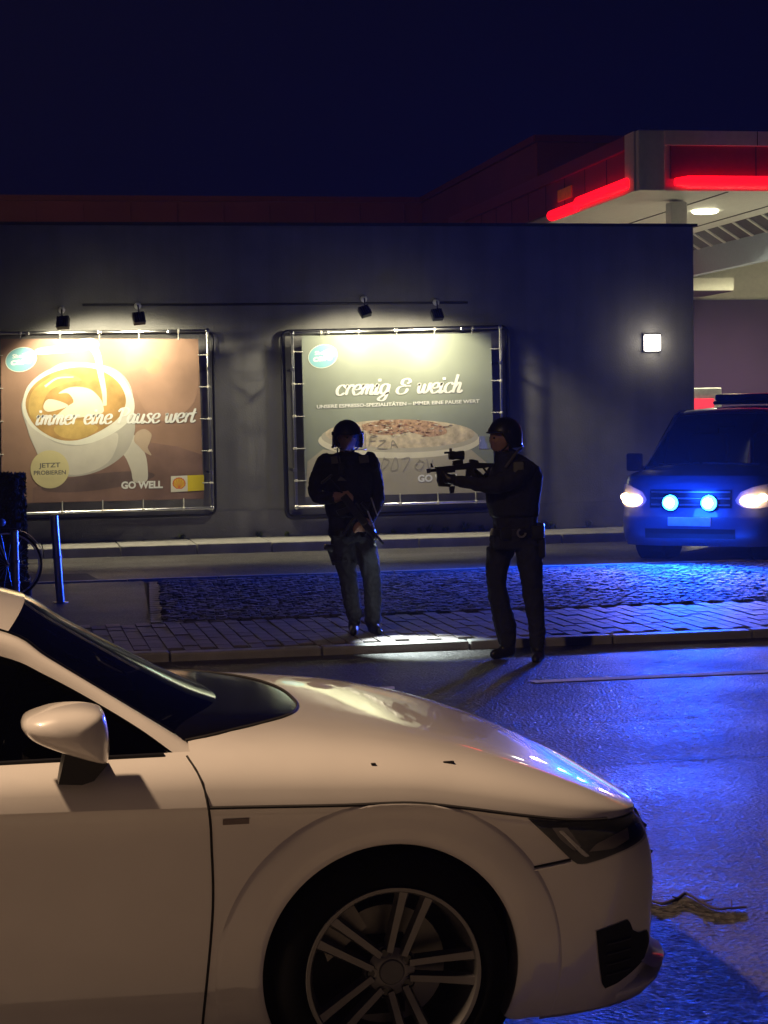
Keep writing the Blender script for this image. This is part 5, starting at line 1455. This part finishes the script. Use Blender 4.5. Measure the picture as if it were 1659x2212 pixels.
# far (front) leg and near (rear) leg
limb(mb, [Lc(720, 1180, .06, .100, .098), Lc(675, 1350, .06, .090, .090), Lc(668, 1500, .06, .076, .078), Lc(705, 1700, .06, .078, .078), Lc(745, 1880, .06, .078, .074), Lc(758, 2000, .06, .070, .068)])
limb(mb, [Lc(900, 1180, -.09, .104, .100), Lc(918, 1370, -.10, .092, .090), Lc(932, 1530, -.10, .078, .080), Lc(955, 1740, -.10, .068, .072), Lc(968, 1900, -.10, .062, .066), Lc(970, 2020, -.10, .058, .060)])
limb(mb, [Lc(770, 1960, .06, .054, .052), Lc(775, 2050, .06, .046, .048)]); limb(mb, [Lc(785, 2075, .06, .042, .044), Lc(700, 2082, .04, .044, .036), Lc(618, 2092, .02, .040, .030)])
limb(mb, [Lc(968, 1980, -.10, .052, .052), Lc(972, 2060, -.11, .048, .050)]); limb(mb, [Lc(985, 2095, -.11, .042, .044), Lc(940, 2102, -.18, .044, .038), Lc(905, 2110, -.25, .040, .030)])
# arms stretched to the rifle: near arm supports the fore end, far arm holds the grip
limb(mb, [Lc(840, 530, -.17, .086, .088), Lc(745, 590, -.21, .078, .076), Lc(610, 640, -.21, .068, .066), Lc(520, 645, -.18, .060, .058), Lc(400, 625, -.13, .050, .050), Lc(290, 605, -.07, .040, .042)])
limb(mb, [Lc(770, 520, .17, .080, .082), Lc(680, 600, .18, .070, .070), Lc(600, 655, .15, .060, .060), Lc(560, 640, .10, .050, .050), Lc(530, 595, .04, .040, .040)])
hand(mb, Bq(290, 605, -.07), Bq(240, 590, -.03), (-.8, .35, .1), (.1, .6, .7), (-.4, -.3, .8))
hand(mb, Bq(545, 610, .05), Bq(505, 575, .03), (-.7, -.45, .25), (.2, -.7, -.1), (-.1, .2, .95))
# collar
torso(mb, [(*Bq(775, 460), .11, .125), (*Bq(755, 400), .085, .09), (*Bq(745, 365), .078, .082)])
def zoneB(p):
    if p.z > HC2.z - .10 and (p - HC2).length < .19 and p.x < HC2.x + .03: return 1
    if p.z > HC2.z - .05: return 1
    if (p - Bq(240, 590, -.03)).length < .075 or (p - Bq(505, 575, .03)).length < .075: return 2
    if p.z < Bq(0, 2020).z: return 2
    return 0
body = remesh(mb, 'body', pb_, .011, [M_cloth, M_skin, M_boot], zoneB)
eyes(pb_, HC2, FW2, SD2)
hm = helmet(pb_, HC2 + Vector((.012, 0, .022)), FW2, SD2, .138)
G = []
vz = visor(hm, HC2 + Vector((-.02, 0, 0)), FW2, SD2, .155, .02, -.075, .75)
vest = MB(); torso(vest, [(*Bq(812, 925), .178, .182), (*Bq(800, 800), .196, .190), (*Bq(806, 690), .206, .202), (*Bq(826, 580), .200, .212), (*Bq(826, 500), .172, .19), (*Bq(800, 445), .12, .14)]); vo_ = remesh(vest, 'vest', pb_, .014, [M_vest], lambda p: 0, 3, .008)
MB().tube(catmull([Bq(690, 500, -.17), Bq(740, 440, -.165), Bq(800, 380, -.13), Bq(860, 350, -.06)], 4), .011, 6).build('sling_strap', mat('olive_strap', (.10, .09, .07), .8), vo_)
MB().box(Bq(775, 500, -.26), (.075, .012, .085), bev=.012).build('sleeve_patch', M_patch, vo_)
MB().box(Bq(985, 575, 0), (.06, .20, .15), bev=.025).build('back_panel', M_vest, vo_, smooth=True)
MB().box(Bq(968, 800, -.03), (.06, .18, .18), bev=.028).build('back_pouch', M_vest, vo_, smooth=True)
bt = MB(); torso(bt, [(*Bq(822, 1075), .190, .186), (*Bq(824, 1020), .180, .182)]); bo = bt.build('belt', M_boot, pb_, smooth=True)
MB().box(Bq(1015, 1045, -.05), (.06, .10, .12), bev=.012).build('pouch', mat('pouch_gloss', (.014, .014, .016), .3), bo, smooth=True)
MB().box(Bq(960, 1050, -.17), (.09, .05, .10), bev=.012).build('pouch', M_vest, bo, smooth=True)
MB().box(Bq(690, 1050, -.16), (.08, .05, .09), bev=.012).build('pouch', M_vest, bo, smooth=True)
cuff = [Bq(812 + 34*math.cos(t), 1048 + 34*math.sin(t), -.205) for t in np.linspace(0, 2*math.pi, 17)]
MB().tube(cuff[:12], .008, 6).build('handcuffs', mat('cuff_metal', (.5, .48, .42), .35, metal=.8), bo, smooth=True)
for (x, y) in ((1030, 1180), (620, 1260)): MB().box(Bq(x - 30 if x > 800 else x, y, -.12 if x > 800 else .05), (.05, .12, .15), bev=.015).build('cargo_pocket', M_cloth, pb_, smooth=True)
# rifle
r2 = empty('rifle', OR_ + Bq(400, 520, 0)); tag(r2, 'black rifle with sight and fore grip levelled by the aiming officer', 'weapon')
def gq(cx_, cy_, y=0.0): return Bq(cx_, cy_, y) - Bq(400, 520, 0)
def plate(pts, w_, name, m_=M_gun): MB().prism([gq(a, b, -w_/2) for a, b in pts], (0, w_, 0)).build(name, m_, r2)
plate([(290, 478), (440, 455), (520, 462), (640, 468), (645, 492), (560, 505), (470, 512), (290, 520)], .040, 'receiver')
plate([(135, 490), (300, 478), (300, 535), (150, 548)], .048, 'handguard')
plate([(150, 548), (300, 552), (310, 590), (250, 658), (165, 652), (150, 600)], .045, 'lower_guard')
MB().tube([gq(150, 515), gq(88, 519)], .012, 10).build('barrel', M_gun, r2, smooth=True)
MB().tube([gq(92, 518), gq(64, 521)], .017, 10).build('muzzle', mat('muzzle_steel', (.3, .3, .3), .3, metal=.9), r2, smooth=True)
plate([(94, 458), (106, 458), (118, 492), (98, 492)], .014, 'front_sight')
plate([(430, 432), (455, 430), (500, 442), (510, 462), (430, 462)], .03, 'rear_sight')
plate([(285, 440), (370, 430), (372, 472), (285, 478)], .03, 'mount')
MB().lathe([(.0, -.056), (.030, -.054), (.033, -.02), (.029, .0), (.033, .03), (.034, .058), (.0, .06)], gq(315, 395), 'X', 16).build('sight', M_gun, r2, smooth=True)
plate([(215, 364), (258, 362), (258, 380), (215, 380)], .025, 'sight_hood'); plate([(260, 335), (278, 335), (280, 366), (258, 366)], .02, 'sight_knob', mat('knob_grey', (.12, .11, .11), .4))
plate([(400, 512), (450, 510), (430, 600), (390, 598)], .024, 'magazine')
plate([(540, 505), (556, 502), (590, 548), (575, 552)], .024, 'pistol_grip')
plate([(250, 655), (300, 650), (290, 708), (262, 712)], .028, 'fore_grip')
MB().tube([gq(640, 476), gq(760, 480)], .012, 8).build('stock_tube', M_gun, r2); plate([(745, 455), (765, 455), (770, 545), (750, 545)], .035, 'butt')
# ------------------------------------------------------------------ bollards, bicycle, shrub, twig
M_steel = mat('brushed_steel', (.45, .45, .47), .3, metal=.9, var=.08)
def bollard(px, py_b, py_t, r, lean, label, ribs):
    b = onZ(px, py_b, PZ); z1 = onY(px, py_t, b.y).z - PZ
    t = empty('bollard', (b.x, b.y, PZ)); tag(t, label, 'bollard', 'steel bollards beside the bicycle')
    o = Vector((-lean, 0, z1))
    MB().tube([(0, 0, 0), o], r, 20).build('post', M_steel, t, smooth=True)
    MB().lathe([(.0, .012), (r*.7, .011), (r + .003, .003), (r + .003, -.012)], o, 'Z', 20).build('cap', M_steel, t, smooth=True)
    MB().lathe([(r*1.9, .0), (r*1.9, .010), (r*1.05, .014)], (0, 0, 0), 'Z', 20).build('foot_plate', M_steel, t)
    for q in ribs: MB().lathe([(r + .001, -.012), (r + .006, -.008), (r + .006, .008), (r + .001, .012)], o*q, 'Z', 16).build('ring', M_steel, t)
bollard(131, 1302, 1114, .040, .04, 'tall steel bollard standing clear of the bicycle', (.53,))
bollard(36, 1318, 1148, .036, -.0, 'shorter steel bollard against which the bicycle leans', (.35, .62, .85))
# bicycle, seen end-on at the edge of the picture
M_bike = mat('bike_black', (.012, .012, .013), .4)
bw = onZ(25, 1290, PZ); bike = empty('bicycle', (bw.x - .55, 19.6, PZ)); tag(bike, 'dark bicycle parked behind the shorter bollard at the picture edge', 'bicycle')
for nm, x in (('front', .52), ('rear', -.55)):
    w = empty('wheel', (x, 0, .345)); w.parent = bike
    MB().lathe([(.322, -.02), (.345, -.012), (.345, .012), (.322, .02)], (0, 0, 0), 'Y', 44).build('tyre', M_tyre, w, smooth=True)
    MB().lathe([(.305, -.012), (.32, -.012), (.32, .012), (.305, .012), (.305, -.012)], (0, 0, 0), 'Y', 44).build('rim', M_steel, w, smooth=True)
    MB().lathe([(.0, -.035), (.02, -.035), (.02, .035), (.0, .035)], (0, 0, 0), 'Y', 12).build('hub', M_steel, w)
    sp = MB()
    for k in range(18):
        a = 2*math.pi*k/18; sp.tube([(.02*math.cos(a), .02*(1 if k % 2 else -1), .02*math.sin(a)), (.308*math.cos(a), 0, .308*math.sin(a))], .0016, 4, cap=False)
    sp.build('spokes', M_steel, w)
    MB().lathe([(.365, -.025), (.372, 0), (.365, .025)], (0, 0, 0), 'Y', 20, (R_(20), R_(170))).build('mudguard', M_bike, w, smooth=True)
BB, HT, HB, ST, RA_, FA = Vector((-.10, 0, .30)), Vector((.34, 0, .88)), Vector((.37, 0, .72)), Vector((-.27, 0, .82)), Vector((-.55, 0, .345)), Vector((.52, 0, .345))
for nm, a, b_, r in (('top_tube', ST, HT, .016), ('down_tube', BB, HB, .018), ('seat_tube', BB, ST, .016), ('head_tube', HB, HT, .020)): MB().tube([a, b_], r, 10).build(nm, M_bike, bike, smooth=True)
for q in (-.05, .05):
    MB().tube([BB + Vector((0, q*.5, 0)), RA_ + Vector((0, q, 0))], .010, 8).build('chain_stay', M_bike, bike); MB().tube([ST + Vector((0, q*.4, -.04)), RA_ + Vector((0, q, 0))], .009, 8).build('seat_stay', M_bike, bike)
    MB().tube(catmull([HB + Vector((0, q*.6, -.02)), lerp(HB, FA, .5) + Vector((0, q, 0)), FA + Vector((0, q, 0))], 4), .012, 8).build('fork_blade', M_bike, bike)
MB().tube([HT, HT + Vector((-.03, 0, .14))], .014, 8).build('stem', M_steel, bike)
MB().tube(catmull([HT + Vector((-.16, .28, .16)), HT + Vector((-.03, .22, .17)), HT + Vector((0, 0, .15)), HT + Vector((-.03, -.22, .17)), HT + Vector((-.16, -.28, .16))], 5), .012, 8).build('handlebar', M_steel, bike, smooth=True)
for q in (-.28, .28): MB().tube([HT + Vector((-.10, q*.97, .165)), HT + Vector((-.22, q, .155))], .017, 8).build('grip', M_bike, bike, smooth=True)
MB().tube([ST, ST + Vector((-.04, 0, .14))], .012, 8).build('seat_post', M_steel, bike)
MB().tube(catmull([ST + Vector((.10, 0, .15)), ST + Vector((-.04, 0, .165)), ST + Vector((-.16, 0, .17))], 4), [(.02, .02), (.025, .022), (.03, .025), (.04, .025), (.055, .028), (.07, .03), (.08, .03), (.085, .03), (.07, .025)], 10).build('saddle', M_bike, bike, smooth=True)
MB().lathe([(.0, -.06), (.085, -.06), (.085, -.052), (.0, -.052)], BB, 'Y', 24).build('chain_ring', M_steel, bike)
for s in (1, -1): MB().tube([BB + Vector((0, s*.07, 0)), BB + Vector((s*.12, s*.075, -.12))], .010, 6).build('crank', M_steel, bike); MB().box(BB + Vector((s*.12, s*.12, -.125)), (.08, .09, .02), bev=.004).build('pedal', M_bike, bike)
MB().ell(HB + Vector((.10, 0, .05)), (.045, .04, .04), 12, 8).build('lamp', mat('bike_lamp', (.5, .5, .5), .2), bike, smooth=True)
# clipped evergreen shrub behind the bicycle
q = onY(63, 1200, 20.4); shr = empty('clipped_shrub', (q.x - .57, 20.4, PZ)); tag(shr, 'dark clipped evergreen shrub with a square top beside the brown poster', 'shrub')
rr = random.Random(11); lf = MB(); H = onY(60, 1016, 20.4).z - PZ
for i in range(5200):
    face = rr.random()
    x, y, z = rr.uniform(-.55, .55), rr.uniform(-.45, .45), rr.uniform(.12, H - .03)
    if face < .30: y = -.45 + abs(rr.gauss(0, .05))
    elif face < .5: z = H - .03 - abs(rr.gauss(0, .04))
    elif face < .66: x = .55 - abs(rr.gauss(0, .05))
    elif face < .8: x = -.55 + abs(rr.gauss(0, .05))
    c = Vector((x, y, z)); e = Euler((rr.uniform(0, 6.28), rr.uniform(0, 6.28), rr.uniform(0, 6.28))).to_matrix(); s = rr.uniform(.018, .036)
    lf.add([c + e @ Vector(p)*s for p in ((-1, 0, 0), (0, -.5, .12), (1, 0, 0), (0, .5, .12))], [(0, 1, 2), (0, 2, 3)])
MB().box((0, 0, H/2), (.98, .78, H - .12), bev=.05).build('dark_core', mat('shrub_core', (.006, .008, .005), .95, var=.4), shr)  # solid dark box added to block the view through the leaves
lf.build('foliage', mat('evergreen_leaf', (.022, .035, .018), .75, var=.5, scale=30, spec=.15), shr, clean=False)
for k in range(5):
    a = rr.uniform(0, 6.28); MB().tube([(rr.uniform(-.2, .2), 0, 0), (.25*math.cos(a), .2*math.sin(a), .5), (.4*math.cos(a), .3*math.sin(a), H - .2)], [.02, .015, .008], 6).build('stem', mat('bark_dark', (.05, .04, .03), .9), shr)
MB().box((0, 0, .06), (1.16, .96, .16), bev=.02).build('planter', mat('planter_dark', (.03, .03, .03), .7), shr)
# twig lying on the road in front of the bumper
tw = [onZ(a, b, .02) for a, b in ((1409, 1938), (1417, 1940), (1434, 1943.6), (1462, 1933), (1482.7, 1922.8), (1514, 1940), (1545, 1954), (1580, 1953), (1612, 1951))]
hgt = [.005, .005, .006, .006, .007, .006, .006, .006, .006]
tw = [Vector((p.x, p.y, 0)) for p in tw]
c0 = tw[4].copy(); tg = empty('twig', (c0.x, c0.y, 0)); tag(tg, 'thin crooked brown twig lying on the road beside the bumper', 'twig')
M_bark = mat('bark_brown', (.055, .04, .03), .85, var=.3, bump=.4)
MB().tube(catmull([Vector((p.x - c0.x, p.y - c0.y, h)) for p, h in zip(tw, hgt)], 4), [.0062 - .0025*abs(i - 14)/18 for i in range(33)], 7).build('stem', M_bark, tg, smooth=True)
for (i, d) in ((5, (.03, -.05, .02)), (7, (.02, .05, .02)), (3, (-.03, -.04, .02))):
    a = Vector((tw[i].x - c0.x, tw[i].y - c0.y, hgt[i])); MB().tube([a, a + Vector(d)], [.004, .002], 5).build('side_shoot', M_bark, tg)
# bits of litter on the road
M_lit = mat('litter_pale', (.6, .58, .54), .6)
for i, (a, b) in enumerate(((1575, 2292), (1640, 2188), (1605, 2310), (1515, 2294), (1540, 2068), (662, 1429), (1590, 2062))):
    p = onZ(a*1.0 if b < 1600 else a, b*1.0 if b < 1600 else b/1.0, 0) if b < 2200 else None
# ------------------------------------------------------------------ thin haze added to stand in for the glow around the lamps
hzm = bpy.data.materials.new('glow_haze'); hzm.use_nodes = True
_n = hzm.node_tree.nodes; _n.remove(_n['Principled BSDF'])
_v = _n.new('ShaderNodeVolumePrincipled'); _v.inputs['Color'].default_value = (.9, .92, 1, 1); _v.inputs['Density'].default_value = 0.0008; _v.inputs['Anisotropy'].default_value = 0.4
hzm.node_tree.links.new(_v.outputs[0], _n['Material Output'].inputs['Volume'])
tag(MB().box((0, 40, 5.5), (620, 660, 14.5)).build('haze', hzm), kind='stuff')
